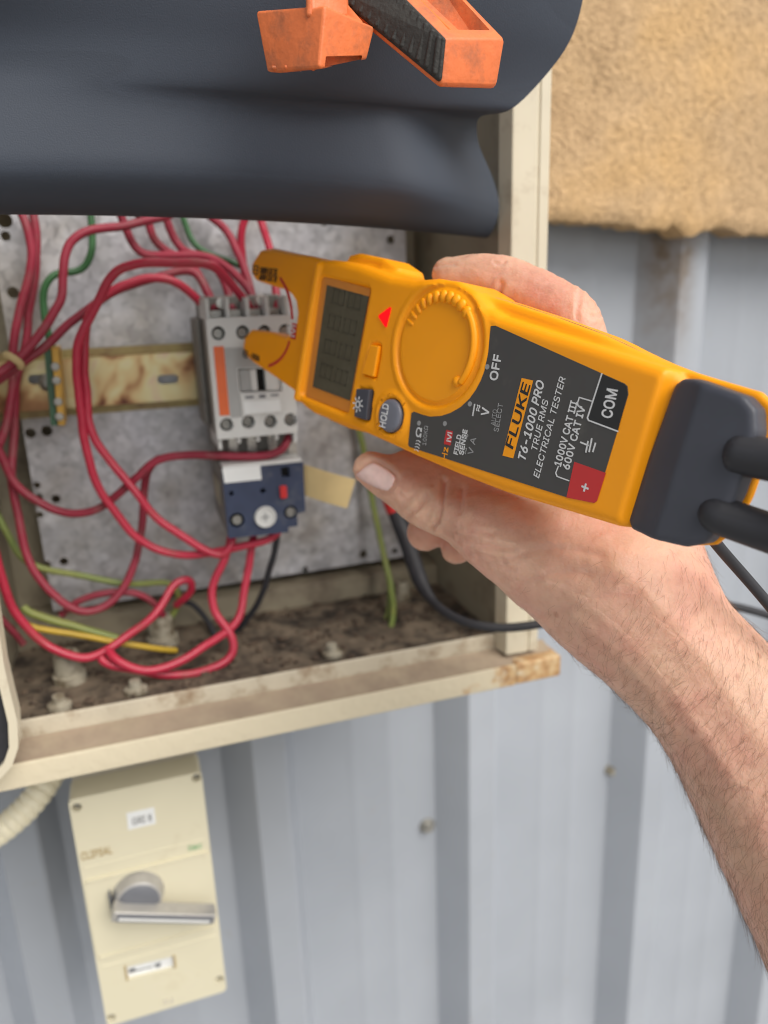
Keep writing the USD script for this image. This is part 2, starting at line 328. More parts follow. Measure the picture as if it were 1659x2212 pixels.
def frame_prism(poly, o, ex, ey, ez, d0, d1):
    """A shapely polygon in the plane (ex, ey) through o, extruded from d0 to d1 along ez."""
    out = []
    for g in getattr(poly, 'geoms', [poly]):
        m = trimesh.creation.extrude_polygon(g, d1 - d0, engine='earcut')
        v = np.array(m.vertices)
        v = o + v[:, :1] * ex + v[:, 1:2] * ey + (v[:, 2:3] + d0) * ez
        f = np.array(m.faces)
        if np.dot(np.cross(ex, ey), ez) < 0:
            f = f[:, ::-1]
        out.append((v, f))
    return cat(out)


XA, YA, ZA = np.eye(3)


def wall_prism(poly, y0, y1):
    """poly in (x, z); extruded from y0 (towards the eye) to y1."""
    return frame_prism(poly, np.zeros(3), XA, ZA, YA, y0, y1)


def dpoly(points, y):
    """Surveyed outline -> polygon in (x, z) on the plane y."""
    return Polygon([at(px, py, y)[[0, 2]] for px, py in points])


def surface_nets(S, org, h):
    """Triangles of the zero level of the grid S (inside negative)."""
    nx, ny, nz = S.shape
    s = S < 0
    acc = np.zeros((nx - 1, ny - 1, nz - 1, 3), np.float32)
    cnt = np.zeros((nx - 1, ny - 1, nz - 1), np.int16)
    for ax in range(3):
        o1, o2 = [k for k in range(3) if k != ax]
        lo = [slice(None)] * 3
        hi = [slice(None)] * 3
        lo[ax], hi[ax] = slice(0, -1), slice(1, None)
        a, b = S[tuple(lo)], S[tuple(hi)]
        cross = s[tuple(lo)] != s[tuple(hi)]
        t = np.where(cross, a / np.where(cross, a - b, 1), 0).astype(np.float32)
        for d1 in (0, 1):
            for d2 in (0, 1):
                sl = [slice(None)] * 3
                sl[o1] = slice(d1, S.shape[o1] - 1 + d1)
                sl[o2] = slice(d2, S.shape[o2] - 1 + d2)
                c, tt = cross[tuple(sl)], t[tuple(sl)]
                cnt += c
                acc[..., ax] += np.where(c, tt, 0)
                acc[..., o1] += c * d1
                acc[..., o2] += c * d2
    act = cnt > 0
    idx = np.full(act.shape, -1, np.int64)
    idx[act] = np.arange(act.sum())
    cell = np.argwhere(act)
    v = (cell + acc[act] / cnt[act][:, None]) * h + org
    faces = []
    for ax in range(3):
        o1, o2 = (ax + 1) % 3, (ax + 2) % 3
        lo = [slice(None)] * 3
        hi = [slice(None)] * 3
        lo[ax], hi[ax] = slice(0, -1), slice(1, None)
        cross = s[tuple(lo)] != s[tuple(hi)]
        e = np.argwhere(cross)
        e = e[(e[:, o1] > 0) & (e[:, o2] > 0) & (e[:, o1] < S.shape[o1] - 1) & (e[:, o2] < S.shape[o2] - 1)]
        up = s[tuple(e.T)]

        def at_(d1, d2):
            k = e.copy()
            k[:, o1] -= d1
            k[:, o2] -= d2
            return idx[tuple(k.T)]
        a, b, c, d = at_(1, 1), at_(0, 1), at_(0, 0), at_(1, 0)
        qd = np.where(up[:, None], np.stack([a, b, c, d], 1), np.stack([a, d, c, b], 1))
        faces += [qd[:, [0, 1, 2]], qd[:, [0, 2, 3]]]
    return v, np.vstack(faces)


#SETTING
# ------------------------------------------------------------------ ground and wall
gv = np.array([[-30, -30, 0], [30, -30, 0], [30, 30, 0], [-30, 30, 0]], float)
obj('ground', (gv, np.array([[0, 1, 2], [0, 2, 3]])), 'concrete', smooth=False, kind='structure')

Y_RIB, Y_PAN = 0.622, 0.655
foot = at(937, 1744, Y_PAN)[0]
top0, top1 = at(1013, 1744, Y_RIB)[0] - foot, at(1070, 1744, Y_RIB)[0] - foot
PERIOD = 0.2165
profile = []                                       # (x, y) along the sheet: rib, then a pan with two small stiffening ribs
for k in range(-7, 10):
    x = foot + k * PERIOD
    profile += [(x - 0.003, Y_PAN), (x + 0.001, Y_PAN - 0.0012), (x + top0 - 0.002, Y_RIB + 0.0022), (x + top0 + 0.001, Y_RIB), (x + top1 - 0.0015, Y_RIB), (x + top1 + 0.0012, Y_RIB + 0.0016),
                (x + top1 + 0.014, Y_PAN - 0.001), (x + top1 + 0.017, Y_PAN)]
    for c0 in (0.40, 0.68):
        xm = x + top1 + 0.017 + c0 * (PERIOD - top1 - 0.02)
        profile += [(xm - 0.009, Y_PAN), (xm - 0.0045, Y_PAN - 0.0014), (xm + 0.0045, Y_PAN - 0.0014), (xm + 0.009, Y_PAN)]
pr = np.array(profile)
zs = np.linspace(0.02, 2.7, 40)
wv = np.array([[x, y, z] for z in zs for x, y in pr])
back = wv + [0, 0.0007, 0]
n = len(pr)
wf = []
for i in range(len(zs) - 1):
    for j in range(n - 1):
        a = i * n + j
        wf += [(a, a + 1, a + n + 1), (a, a + n + 1, a + n)]
wf = np.array(wf)
wall = thing('cladding_wall', 'grey blue ribbed steel cladding wall behind the switchboard box', 'wall', (0, 0.63, 0))
obj('steel_sheet', (np.vstack([wv, back]), np.vstack([wf, wf[:, ::-1] + len(wv)])), 'cladding', wall, smooth=25)
for px, py, y in [(1320, 1660, Y_PAN), (922, 1782, Y_PAN)]:
    p = at(px, py, y)
    hexa = trimesh.creation.cylinder(0.0058, 0.006, sections=6)
    wash = trimesh.creation.cylinder(0.0085, 0.0022, sections=20)
    hexa.apply_translation([0, 0, 0.003])
    s_ = trimesh.util.concatenate([hexa, wash])
    s_.apply_transform(trimesh.transformations.rotation_matrix(math.pi / 2, [1, 0, 0]))
    s_.apply_translation(p - [0, 0.001, 0])
    obj('screw', s_, 'dull_steel' if px < 1300 else 'bead', wall)

# tan fibrous board above the cladding
low = [(870, 462), (1010, 470), (1120, 474), (1190, 474), (1260, 478), (1340, 482), (1400, 490), (1440, 496), (1462, 486), (1480, 503), (1505, 512), (1530, 498), (1560, 488), (1585, 494), (1610, 506), (1680, 505), (1760, 510), (1900, 520), (2200, 535)]
by = 0.592
pts = [at(px, py, by) for px, py in low]
bx = np.array([p[0] for p in pts])
bz = np.array([p[2] for p in pts])
xs = np.linspace(bx[0], bx[-1], 150)
z0 = np.interp(xs, bx, bz) + 0.0022 * (meshkit.fbm(np.c_[xs * 160, 0 * xs, 0 * xs], 3) - 0.5) * 2
rows = 70
tt = np.linspace(0, 1, rows) ** 1.15
gx, gt = np.meshgrid(xs, tt)
gz = z0[None, :] * (1 - gt) + 2.35 * gt
gy = by + 0.006 * (meshkit.fbm(np.stack([gx * 14, gz * 14, 0 * gx], -1), 4, 3) - 0.5) + 0.004 * np.exp(-((gz - z0[None, :]) / 0.003) ** 2)
bv = np.stack([gx, gy, gz], -1).reshape(-1, 3)
c = len(xs)
bf = []
for i in range(rows - 1):
    for j in range(c - 1):
        a = i * c + j
        bf += [(a, a + 1, a + c + 1), (a, a + c + 1, a + c)]
backv = bv.copy()
backv[:, 1] = 0.626
bf = np.array(bf)
nb = len(bv)
rim = [i for i in range(c)] + [r * c + c - 1 for r in range(1, rows)] + [(rows - 1) * c + j for j in range(c - 2, -1, -1)] + [r * c for r in range(rows - 2, 0, -1)]
side = []
for a, b in zip(rim, rim[1:] + rim[:1]):
    side += [(a, a + nb, b + nb), (a, b + nb, b)]
board = obj('board', (np.vstack([bv, backv]), np.vstack([bf, bf[:, ::-1] + nb, np.array(side)])), 'board', smooth=50,
            label='tan mottled fibrous board with a ragged lower edge on the wall, upper right', category='board')

# ------------------------------------------------------------------ the steel enclosure
Z0 = 1.5
XL, XR, ZF, ZT = -0.098, 0.2285, Z0 - 0.243, Z0 + 0.33
YB, YF = 0.602, 0.440
box = thing('electrical_enclosure', 'open cream steel switchboard box full of red wires, rust on its bottom corner', 'electrical box', (0.07, YB, ZF))


def slab(x0, x1, y0, y1, z0, z1):
    m = trimesh.creation.box([x1 - x0, y1 - y0, z1 - z0])
    m.apply_translation([(x0 + x1) / 2, (y0 + y1) / 2, (z0 + z1) / 2])
    return m


obj('back_panel', slab(XL, XR, YB, YB + 0.0015, ZF, ZT), 'box_inside_shaded', box)
obj('side_wall', slab(XR, XR + 0.0016, YF, YB + 0.0015, ZF - 0.02, ZT), 'box_inside_shaded', box)
obj('side_wall', slab(XL - 0.0016, XL, YF, YB + 0.0015, ZF - 0.02, ZT), 'box_inside_shaded', box)
obj('top_wall', slab(XL, XR, YF, YB + 0.0015, ZT, ZT + 0.0016), 'cream', box)
fx, fy = np.meshgrid(np.linspace(XL + 0.0005, XR - 0.0005, 90), np.linspace(YF + 0.0115, YB - 0.0005, 44))
fz = ZF + 0.004 * meshkit.fbm(np.stack([fx * 60, fy * 60, 0 * fx], -1), 4, 5) ** 1.5
fv = np.stack([fx, fy, fz], -1).reshape(-1, 3)
ff = np.array([t for i in range(43) for j in range(89) for t in ((i * 90 + j, i * 90 + j + 1, i * 90 + j + 91), (i * 90 + j, i * 90 + j + 91, i * 90 + j + 90))])
obj('box_floor', (fv, ff), 'floor_dirt', box)


def extrude_profile(prof, start, end, axis_u, axis_v):
    """A closed outline (u, v) swept straight from start to end."""
    d = end - start
    length = np.linalg.norm(d)
    return frame_prism(Polygon(prof).buffer(0), start, axis_u, axis_v, d / length, 0, length)


# bottom rim: inner upstand, rain gutter, outer flange (u = y, v = z)
zr = ZF - Z0
XE = at(1210, 1440, 0.43)[0]
upstand = [(0.4495, zr - 0.008), (0.4495, zr + 0.0035), (0.4503, zr + 0.0047), (0.4516, zr + 0.0047), (0.4522, zr + 0.0035), (0.4522, zr - 0.008)]
obj('rim_upstand', extrude_profile(upstand, np.array([-0.2, 0, Z0]), np.array([XR + 0.004, 0, Z0]), YA, ZA), 'cream_worn', box)
gut = [(0.4310, zr - 0.0145), (0.4310, zr - 0.0118), (0.4494, zr - 0.0062), (0.4494, zr - 0.0145)]
obj('rim_gutter', extrude_profile(gut, np.array([-0.2, 0, Z0]), np.array([XE - 0.0035, 0, Z0]), YA, ZA), 'cream_dirty', box)
fl = [(0.4292, zr - 0.0262), (0.4284, zr - 0.0250), (0.4284, zr - 0.0118), (0.4290, zr - 0.0106), (0.4304, zr - 0.0106), (0.4309, zr - 0.0118), (0.4309, zr - 0.0250), (0.4320, zr - 0.0262)]
obj('rim_flange', extrude_profile(fl, np.array([-0.2, 0, Z0]), np.array([XE - 0.036, 0, Z0]), YA, ZA), 'rust_end', box)
corner = rbox(XE - 0.0358, XE, 0.4282, 0.4500, Z0 + zr - 0.0262, Z0 + zr - 0.0098, 0.0022)
obj('rim_corner', corner, 'rust_end', box, label='rusted orange end of the bottom flange')
obj('bottom_wall', slab(-0.2, XE - 0.006, 0.4325, YB, Z0 + zr - 0.0262, Z0 + zr - 0.0245), 'cream', box)
# right rim: dark inner return, broad flange, groove, narrow flange (u = x, v = y)
x0 = at(1096, 400, 0.438)[0]
x1 = at(1108, 400, 0.438)[0]
x2 = at(1160, 400, 0.437)[0]
x3 = at(1186, 400, 0.437)[0]
rz0, rz1 = np.array([0, 0, Z0 + zr - 0.006]), np.array([0, 0, ZT])
prof = [(x0 + 0.0006, 0.4500), (x0, 0.4492), (x1 - 0.001, 0.4375), (x1, 0.4368), (x2 - 0.0012, 0.4362), (x2 - 0.0004, 0.4372), (x2 + 0.0008, 0.4372), (x2 + 0.0014, 0.4362), (x3 - 0.001, 0.4362), (x3, 0.4372), (x3, 0.4700), (x3 - 0.0015, 0.4700), (x3 - 0.0015, 0.4500)]
obj('side_flange', extrude_profile(prof, rz0, rz1, XA, YA), 'cream', box)

# galvanised gear plate with punched holes
YP = 0.572
xl, xr_ = at(45, 900, YP)[0], at(884, 900, YP)[0]
pz0 = at(480, 1262, YP)[2]
plate = Polygon([(xl, pz0 - 0.002), (xr_, pz0 + 0.001), (xr_ + 0.001, ZT - 0.02), (xl, ZT - 0.02)])
holes = [(10, 476, 14), (12, 510, 9), (28, 632, 11), (66, 936, 10), (101, 931, 11), (80, 1048, 7), (84, 1075, 8), (121, 1078, 9), (86, 1112, 7), (100, 1220, 9), (138, 1213, 9), (785, 1197, 10),
         (844, 518, 9), (846, 640, 8), (852, 1130, 8), (853, 1190, 8), (838, 900, 8), (660, 1230, 7), (300, 470, 7), (700, 480, 8)]
for px, py, rr in holes:
    p = at(px, py, YP)
    plate = plate.difference(Point(p[0], p[2]).buffer(rr * 0.56 / F, 10))
obj('gear_plate', wall_prism(plate, YP, YP + 0.002), 'galvanised', box, smooth=20)
obj('plate_ledge', slab(XL + 0.001, XR - 0.001, 0.560, 0.6015, Z0 - 0.2425 + 0.0005, pz0 - 0.0065), 'box_inside_shaded', box)

# cable glands, bolts and the white beads on the box floor


def revolve(profile, centre, axis=ZA, sections=20):
    m = trimesh.creation.revolve(np.array(profile), sections=sections)
    m.apply_transform(trimesh.geometry.align_vectors([0, 0, 1], axis))
    m.apply_translation(centre)
    return m


for px, py, y, s_ in [(147, 1438, 0.50, 1.0), (352, 1385, 0.535, 1.05), (870, 1330, 0.545, 0.7)]:
    p = at(px, py, y)
    p[2] = ZF + 0.0005
    g = revolve([(0.0, 0), (0.0105, 0), (0.0105, 0.006), (0.0088, 0.0065), (0.0086, 0.019), (0.0072, 0.021), (0.0045, 0.0215), (0.0045, 0.012), (0, 0.012)], p, sections=24)
    g.apply_translation(-p)
    g.apply_scale(s_)
    g.apply_translation(p)
    obj('cable_gland', g, 'bead', box)
for px, py, y in [(127, 1512, 0.466), (292, 1482, 0.468), (717, 1408, 0.470), (1096, 1330, 0.47)]:
    p = at(px, py, y)
    p[2] = ZF + 0.0005
    obj('bolt', revolve([(0, 0), (0.0075, 0), (0.0072, 0.003), (0.0040, 0.0042), (0.0036, 0.0085), (0, 0.0095)], p, sections=14), 'bead', box)

# DIN rail
rl = [at(-120, 775, 0.563), at(470, 745, 0.563)]
rail = thing('mounting_rail', 'yellow zinc coated slotted mounting rail across the galvanised plate, left of the contactor', 'rail', (rl[0] + rl[1]) / 2)


def railz(px, py, y):
    return at(px, py, y)[2]


w1, w0 = railz(300, 772, 0.562), railz(300, 866, 0.562)
xa, xb = at(-140, 830, 0.57)[0], 0.062
web = Polygon([(xa, w0), (xb, w0), (xb, w1), (xa, w1)])
for px in (52, 330):
    p = at(px + 20, 820, 0.562)
    slot = Point(p[0], p[2]).buffer(0.0032, 8).union(Point(p[0] + 0.008, p[2]).buffer(0.0032, 8)).convex_hull
    web = web.difference(slot)
obj('rail_web', wall_prism(web, 0.5620, 0.5632), 'rail_zinc', rail)
for z_, sgn in ((w1, 1), (w0, -1)):
    za, zb = sorted((z_, z_ + sgn * 0.0016))
    obj('rail_wall', slab(xa, xb, 0.5624, 0.5714, za, zb), 'rail_zinc', rail)
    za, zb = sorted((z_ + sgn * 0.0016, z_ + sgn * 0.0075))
    obj('rail_flange', slab(xa, xb, 0.5702, 0.5714, za, zb), 'rail_edge_shaded', rail)  # flange colour carries the shade beside the raised web
p = at(105, 826, 0.5619)
obj('screw', revolve([(0, 0.004), (0.003, 0.004), (0.0062, 0.001), (0.0062, 0), (0, 0)], p, -YA), 'dull_steel', rail)

# open door at the left: its lower corner with the sealing strip
door = [(-300, 880), (-92, 860), (-60, 1000), (-10, 1240), (16, 1420), (43, 1535), (45, 1590), (32, 1628), (8, 1655), (-40, 1682), (-140, 1700), (-300, 1700)]
dp = dpoly(door, 0.4255)
inner = dp.buffer(-0.0045, join_style=1)
gasket = inner.difference(dp.buffer(-0.0105, join_style=1))
panel = dp.buffer(-0.0112, join_style=1)
obj('door', wall_prism(dp.difference(inner), 0.4130, 0.4275), 'cream', box, label='lower corner of the open cream door')
dpath = f'{box}/door'
obj('sealing_strip', wall_prism(gasket.buffer(-0.0001), 0.4165, 0.4235), 'black_rubber', dpath)
obj('door_skin', wall_prism(inner.buffer(0.0004), 0.4240, 0.4254), 'cream_dirty', dpath)
obj('door_tray', wall_prism(panel, 0.4150, 0.4238), 'cream', dpath)

# dirt lying on the box floor
chips = []
for _ in range(900):
    x, y = rng.uniform(XL + 0.01, XR - 0.006), YF + 0.014 + (0.145 * rng.random() ** 0.8)
    if rng.random() > 0.35 + 0.65 * meshkit.noise(np.array([x * 35, y * 35, 2.0])):
        continue
    s_ = rng.uniform(0.0006, 0.0028)
    ch = trimesh.creation.icosahedron()
    ch.apply_transform(trimesh.transformations.random_rotation_matrix(rng.random(3)))
    ch.apply_scale([s_ * rng.uniform(.6, 1.6), s_ * rng.uniform(.6, 1.6), s_ * 0.6])
    ch.apply_translation([x, y, ZF + 0.0022])
    chips.append(ch)
obj('debris', cat(chips), 'debris', smooth=False, kind='stuff', label='brown dirt and crumbs lying on the floor of the box', category='debris')

# ------------------------------------------------------------------ contactor
YC = 0.485
cx0, cx1 = at(446, 700, YC)[0], at(446, 700, YC)[0] + 0.0515
cz1, cz0 = at(450, 688, YC)[2], at(560, 942, YC)[2]
con = thing('contactor', 'white four pole contactor with an orange stripe on the mounting rail', 'contactor', (cx0 + 0.026, 0.56, cz0))


def screw_in_hole(px, py, y, r, parent, deep=0.0075):
    p = at(px, py, y)
    head = trimesh.creation.cylinder(r * 0.66, 0.002, sections=16)
    slot = trimesh.creation.box([r * 1.7, r * 0.3, 0.003])
    hm = m3.Manifold(m3.Mesh(np.asarray(head.vertices, np.float32), np.asarray(head.faces, np.uint32))) - m3.Manifold(m3.Mesh(np.asarray(slot.vertices, np.float32), np.asarray(slot.faces, np.uint32))).translate([0, 0, 0.0012])
    v, f = V(hm)
    v = v[:, [0, 2, 1]] * [1, -1, 1]
    obj('terminal_screw', (v + p + [r * 0.1, deep, -r * 0.12], f), 'dull_steel', parent)


top = [(472, 720), (525, 718), (572, 717), (617, 715)]
bot = [(490, 918), (537, 912), (585, 911), (628, 907)]
front = Polygon([(cx0, cz0), (cx1, cz0), (cx1, cz1), (cx0, cz1)]).buffer(-0.001).buffer(0.001)
for px, py in top + bot:
    p = at(px, py, YC)
    front = front.difference(Point(p[0], p[2]).buffer(0.0042, 12))
win = dpoly([(514, 797), (606, 795), (610, 845), (519, 848)], YC)
front = front.difference(win)
obj('front_cover', wall_prism(front, YC, YC + 0.010), 'white_plastic', con)
obj('body', rbox(cx0 + 0.0004, cx1 - 0.0004, YC + 0.0102, 0.560, cz0 + 0.0005, cz1 - 0.0005, 0.001), 'side_grey', con)
obj('hole_shade_sheet', slab(cx0 + 0.002, cx1 - 0.002, YC + 0.0090, YC + 0.0101, cz0 + 0.002, cz1 - 0.002), 'hole_dark', con)  # black sheet behind the cover, standing in for shade in its openings
for px, py in top + bot:
    screw_in_hole(px, py, YC, 0.0042, con)
obj('orange_stripe', wall_prism(dpoly([(461, 749), (483, 748), (496, 897), (475, 898)], YC - 0.0008), YC - 0.0008, YC + 0.001), 'orange_label', con)
obj('grey_panel', wall_prism(dpoly([(484, 752), (603, 748), (606, 792), (511, 795), (517, 850), (525, 900), (499, 903)], YC - 0.0005), YC - 0.0005, YC + 0.001), 'grey_plastic', con)
obj('indicator', wall_prism(dpoly([(516, 799), (552, 798), (556, 843), (521, 845)], YC + 0.002), YC + 0.002, YC + 0.008), 'grey_plastic', con)
obj('indicator', wall_prism(dpoly([(540, 799), (553, 798), (557, 843), (545, 844)], YC + 0.0014), YC + 0.0014, YC + 0.008), 'white_plastic', con)
obj('indicator', wall_prism(dpoly([(572, 798), (604, 797), (608, 842), (576, 843)], YC + 0.002), YC + 0.002, YC + 0.008), 'white_plastic', con)
fr = dpoly([(519, 852), (609, 846), (614, 892), (524, 899)], YC - 0.0010)
obj('label_holder', wall_prism(fr, YC - 0.0010, YC + 0.001), 'white_plastic', con)
obj('label_paper', wall_prism(dpoly([(526, 868), (604, 863), (607, 888), (529, 894)], YC - 0.0014), YC - 0.0014, YC - 0.0008), 'paper', con)
for a, b in (((530, 856), (548, 860)), ((585, 852), (602, 855)), ((560, 853), (574, 859))):
    obj('holder_mark', wall_prism(dpoly([a, (b[0], a[1] - 1), b, (a[0], b[1] + 1)], YC - 0.0013), YC - 0.0013, YC - 0.0008), 'lever_dark', con)
# terminal shroud above: a stepped white block with slots
zt2 = at(470, 640, 0.505)[2]
obj('terminal_block', rbox(cx0 + 0.001, cx1 - 0.001, 0.512, 0.556, cz1 - 0.003, zt2, 0.001), 'side_grey', con)
for i in range(5):
    x = cx0 + 0.0006 + i * 0.0121
    obj('terminal_divider', rbox(x, x + 0.0022, 0.4875, 0.53, cz1 - 0.0015, zt2 - 0.001, 0.0005), 'white_plastic', con)
for i in range(4):
    x = cx0 + 0.0028 + i * 0.0121
    obj('terminal_clamp', rbox(x + 0.0012, x + 0.0088, 0.500, 0.513, cz1 - 0.002, cz1 + 0.004, 0.0005), 'dull_steel', con)
for px, py in ((478, 655), (563, 648)):
    p = at(px, py, 0.505)
    obj('terminal_screw', revolve([(0, 0.002), (0.0032, 0.0018), (0.0036, 0), (0, 0)], p, -YA), 'steel', con)
# terminals below
zb2 = at(520, 985, 0.50)[2]
obj('terminal_block', rbox(cx0 + 0.001, cx1 - 0.001, 0.510, 0.556, zb2, cz0 + 0.003, 0.001), 'side_grey', con)
for i in range(5):
    x = cx0 + 0.0006 + i * 0.0121
    obj('terminal_divider', rbox(x, x + 0.0022, 0.4875, 0.53, cz0 - 0.004 if 0 < i < 4 else cz0 - 0.007, cz0 + 0.0015, 0.0005), 'white_plastic', con)
obj('side_clip', rbox(cx0 - 0.0035, cx0 - 0.0002, 0.520, 0.556, cz0 + 0.004, cz1 - 0.001, 0.0008), 'side_grey', con)

# ------------------------------------------------------------------ overload relay
YO = 0.487
ox0, ox1 = at(481, 1030, YO)[0], at(655, 1000, YO)[0]
oz1, oz0 = at(560, 1008, YO)[2], at(560, 1158, YO)[2]
rel = thing('overload_relay', 'dark navy overload relay with a white dial and red button under the contactor', 'relay', (ox0 + 0.026, 0.555, oz0))
shape = Polygon([(ox0, oz0 + 0.001), (ox0 + 0.040, oz0), (ox0 + 0.040, oz0 + 0.0035), (ox0 + 0.0465, oz0 + 0.0035), (ox0 + 0.0465, oz0 + 0.012), (ox1 - 0.0005, oz0 + 0.013), (ox1, oz1), (ox0, oz1)]).buffer(-0.0008).buffer(0.0008)
cut = shape
for px, py, r in ((512, 1124, 0.0050), (628, 1107, 0.0046), (568, 1060, 0.0018), (500, 1066, 0.0016)):
    p = at(px, py, YO)
    cut = cut.difference(Point(p[0], p[2]).buffer(r, 10))
cut = cut.difference(dpoly([(606, 1010), (625, 1008), (627, 1030), (609, 1031)], YO))
obj('front_cover', wall_prism(cut, YO, YO + 0.006), 'navy', rel)
obj('body', wall_prism(shape.buffer(-0.0004), YO + 0.0061, 0.556), 'side_grey', rel)
obj('hole_shade_sheet', wall_prism(shape.buffer(-0.002), YO + 0.0054, YO + 0.00605), 'hole_dark', rel)  # black sheet again painting the relay holes as shaded
for px, py in ((512, 1124), (628, 1107)):
    screw_in_hole(px, py, YO, 0.0046, rel, 0.0035)
obj('white_label', wall_prism(dpoly([(480, 1013), (562, 1006), (565, 1036), (485, 1044)], YO - 0.0005), YO - 0.0005, YO + 0.001), 'paper', rel)
obj('top_strip', rbox(ox0 + 0.0008, ox1 - 0.001, YO + 0.0005, YO + 0.018, oz1 + 0.0001, oz1 + 0.0026, 0.0005), 'white_plastic', rel)
obj('reset_button', rbox(*(at(604, 1060, YO)[0], at(619, 1060, YO)[0]), YO - 0.002, YO + 0.002, at(610, 1076, YO)[2], at(610, 1049, YO)[2], 0.0009), 'red_print', rel)
p = at(573, 1116, YO)
dialm = trimesh.creation.revolve(np.array([(0, 0.0012), (0.0054, 0.0012), (0.0060, 0.0020), (0.0068, 0.0020), (0.0072, 0.0012), (0.0072, -0.001), (0, -0.001)]), sections=28)
dialm.apply_transform(trimesh.geometry.align_vectors([0, 0, 1], -YA))
dialm.apply_translation(p)
obj('setting_dial', dialm, 'white_plastic', rel)
obj('dial_cross', cat([slab(p[0] - 0.0026, p[0] + 0.0026, p[1] - 0.0016, p[1] - 0.001, p[2] - 0.0005, p[2] + 0.0005), slab(p[0] - 0.0005, p[0] + 0.0005, p[1] - 0.00165, p[1] - 0.001, p[2] - 0.0026, p[2] + 0.0026)]), 'grey_print', rel)
obj('side_sticker', slab(ox0 - 0.0006, ox0 - 0.0001, 0.512, 0.545, at(452, 1082, 0.53)[2], at(452, 1030, 0.53)[2]), 'sticker', rel)
for px in (505, 545, 590, 632):
    a = at(px, 975, 0.508)
    obj('link_bar', rbox(a[0] - 0.0030, a[0] + 0.0030, 0.507, 0.5095, oz1 - 0.002, cz0 + 0.004, 0.0004), 'steel', rel)

# paper tag stuck to the relay
tg = []
ca, cb, cc, cd = at(657, 1003, 0.492), at(768, 1036, 0.478), at(750, 1098, 0.478), at(652, 1068, 0.492)
nn = 14
for i in range(nn + 1):
    t = i / nn
    bow = np.array([0, -0.003 * math.sin(math.pi * t), 0])
    tg += [ca * (1 - t) + cb * t + bow, cd * (1 - t) + cc * t + bow]
tg = np.array(tg)
tf = np.array([q_ for i in range(nn) for q_ in ((2 * i, 2 * i + 1, 2 * i + 3), (2 * i, 2 * i + 3, 2 * i + 2))])
nv = np.array([0.0, 0.0006, 0])
edge = [2 * i for i in range(nn + 1)] + [2 * i + 1 for i in range(nn, -1, -1)]
sf = np.array([q_ for a, b in zip(edge, edge[1:] + edge[:1]) for q_ in ((a, b, b + len(tg)), (a, b + len(tg), a + len(tg)))])
obj('paper_tag', (np.vstack([tg, tg + nv]), np.vstack([tf, tf[:, ::-1] + len(tg), sf])), 'card', smooth=20, label='blank tan paper tag sticking out from the right side of the blue relay', category='tag')

# earth bar standing across the rail
eb = thing('earth_bar', 'upright green and yellow earth terminal bar across the left of the rail', 'terminal bar', at(122, 900, 0.545))


def bar_piece(x0, x1, y0, y1):
    a, b, c_, d = at(112 + x0, 752, y0), at(112 + x1, 752, y0), at(124 + x1 + 3, 918, y0), at(124 + x0 + 3, 918, y0)
    return hull([p_ + [0, dy, 0] for p_ in (a, b, c_, d) for dy in (0, y1 - y0)], 0.0004)


obj('base', bar_piece(-16, -3, 0.538, 0.560), 'green_plastic', eb)
obj('bar', bar_piece(0, 13, 0.534, 0.556), 'brass', eb)
for i, fz_ in enumerate((792, 822, 868, 900)):
    p = at(116 + (fz_ - 752) * 0.083, fz_, 0.5335)
    obj('terminal_screw', revolve([(0, 0.0012), (0.0024, 0.0010), (0.0028, 0), (0, 0)], p, -YA, 12), 'dull_steel', eb)

# ------------------------------------------------------------------ wires


def wire(label, pts, r, material='wire_red', category='wire', group=None, n=None, name='wire'):
    p3 = [at(px, py, y) for px, py, y in pts]
    c_ = spline(p3, n or max(24, 7 * len(pts)))
    sd = int(sum(p[0] for p in pts)) % 97
    for q in range(3):
        c_[:, q] += 0.0016 * (meshkit.fbm(c_ * 55 + sd, 2, 11 + q) - 0.5)
    return obj(name, tube(c_, r, 12), material, smooth=60, label=label, category=category, group=group)


RW = 0.0027
wire('red wire down the far left edge of the plate, the leftmost one', [(40, 430, .555), (46, 461, .552), (66, 523, .550), (66, 578, .55), (47, 651, .55), (33, 724, .548), (28, 778, .546), (25, 851, .545), (8, 935, .54), (-30, 1010, .535)], RW, 'wire_red_old')
wire('long dark red wire looping from the top left below the plate to the contactor', [(62, 430, .56), (70, 461, .558), (79, 541, .557), (73, 614, .557), (62, 687, .557), (56, 742, .555), (41, 797, .552), (32, 869, .55), (32, 942, .548), (24, 1033, .54), (37, 1103, .535), (61, 1207, .528), (117, 1286, .52), (178, 1321, .518), (228, 1308, .52), (272, 1258, .525), (299, 1178, .53), (310, 1080, .532), (318, 1020, .53), (345, 990, .528)], RW, 'wire_red_old')
wire("dark red wire sagging from the left edge and rising to the contactor's bottom terminal", [(-60, 905, .53), (-30, 935, .53), (0, 978, .53), (28, 1038, .53), (84, 1085, .528), (150, 1108, .525), (211, 1099, .522), (262, 1061, .518), (300, 1028, .515), (337, 996, .512), (398, 982, .508), (469, 984, .500), (562, 984, .494), (605, 974, .492), (621, 952, .494), (624, 940, .502)], RW, 'wire_red_old')
wire('bright red wire arching from the contactor top down to the right terminal of the relay', [(542, 672, .512), (528, 650, .506), (510, 625, .502), (474, 585, .498), (448, 571, .496), (365, 567, .496), (292, 571, .497), (248, 589, .50), (219, 636, .503), (196, 680, .506), (175, 724, .508), (165, 778, .510), (170, 851, .512), (178, 916, .513), (187, 972, .513), (206, 1038, .513), (253, 1113, .512), (300, 1164, .511), (356, 1192, .510), (412, 1199, .506), (469, 1192, .502), (539, 1176, .498), (581, 1164, .497), (603, 1147, .500), (606, 1135, .506)], RW)
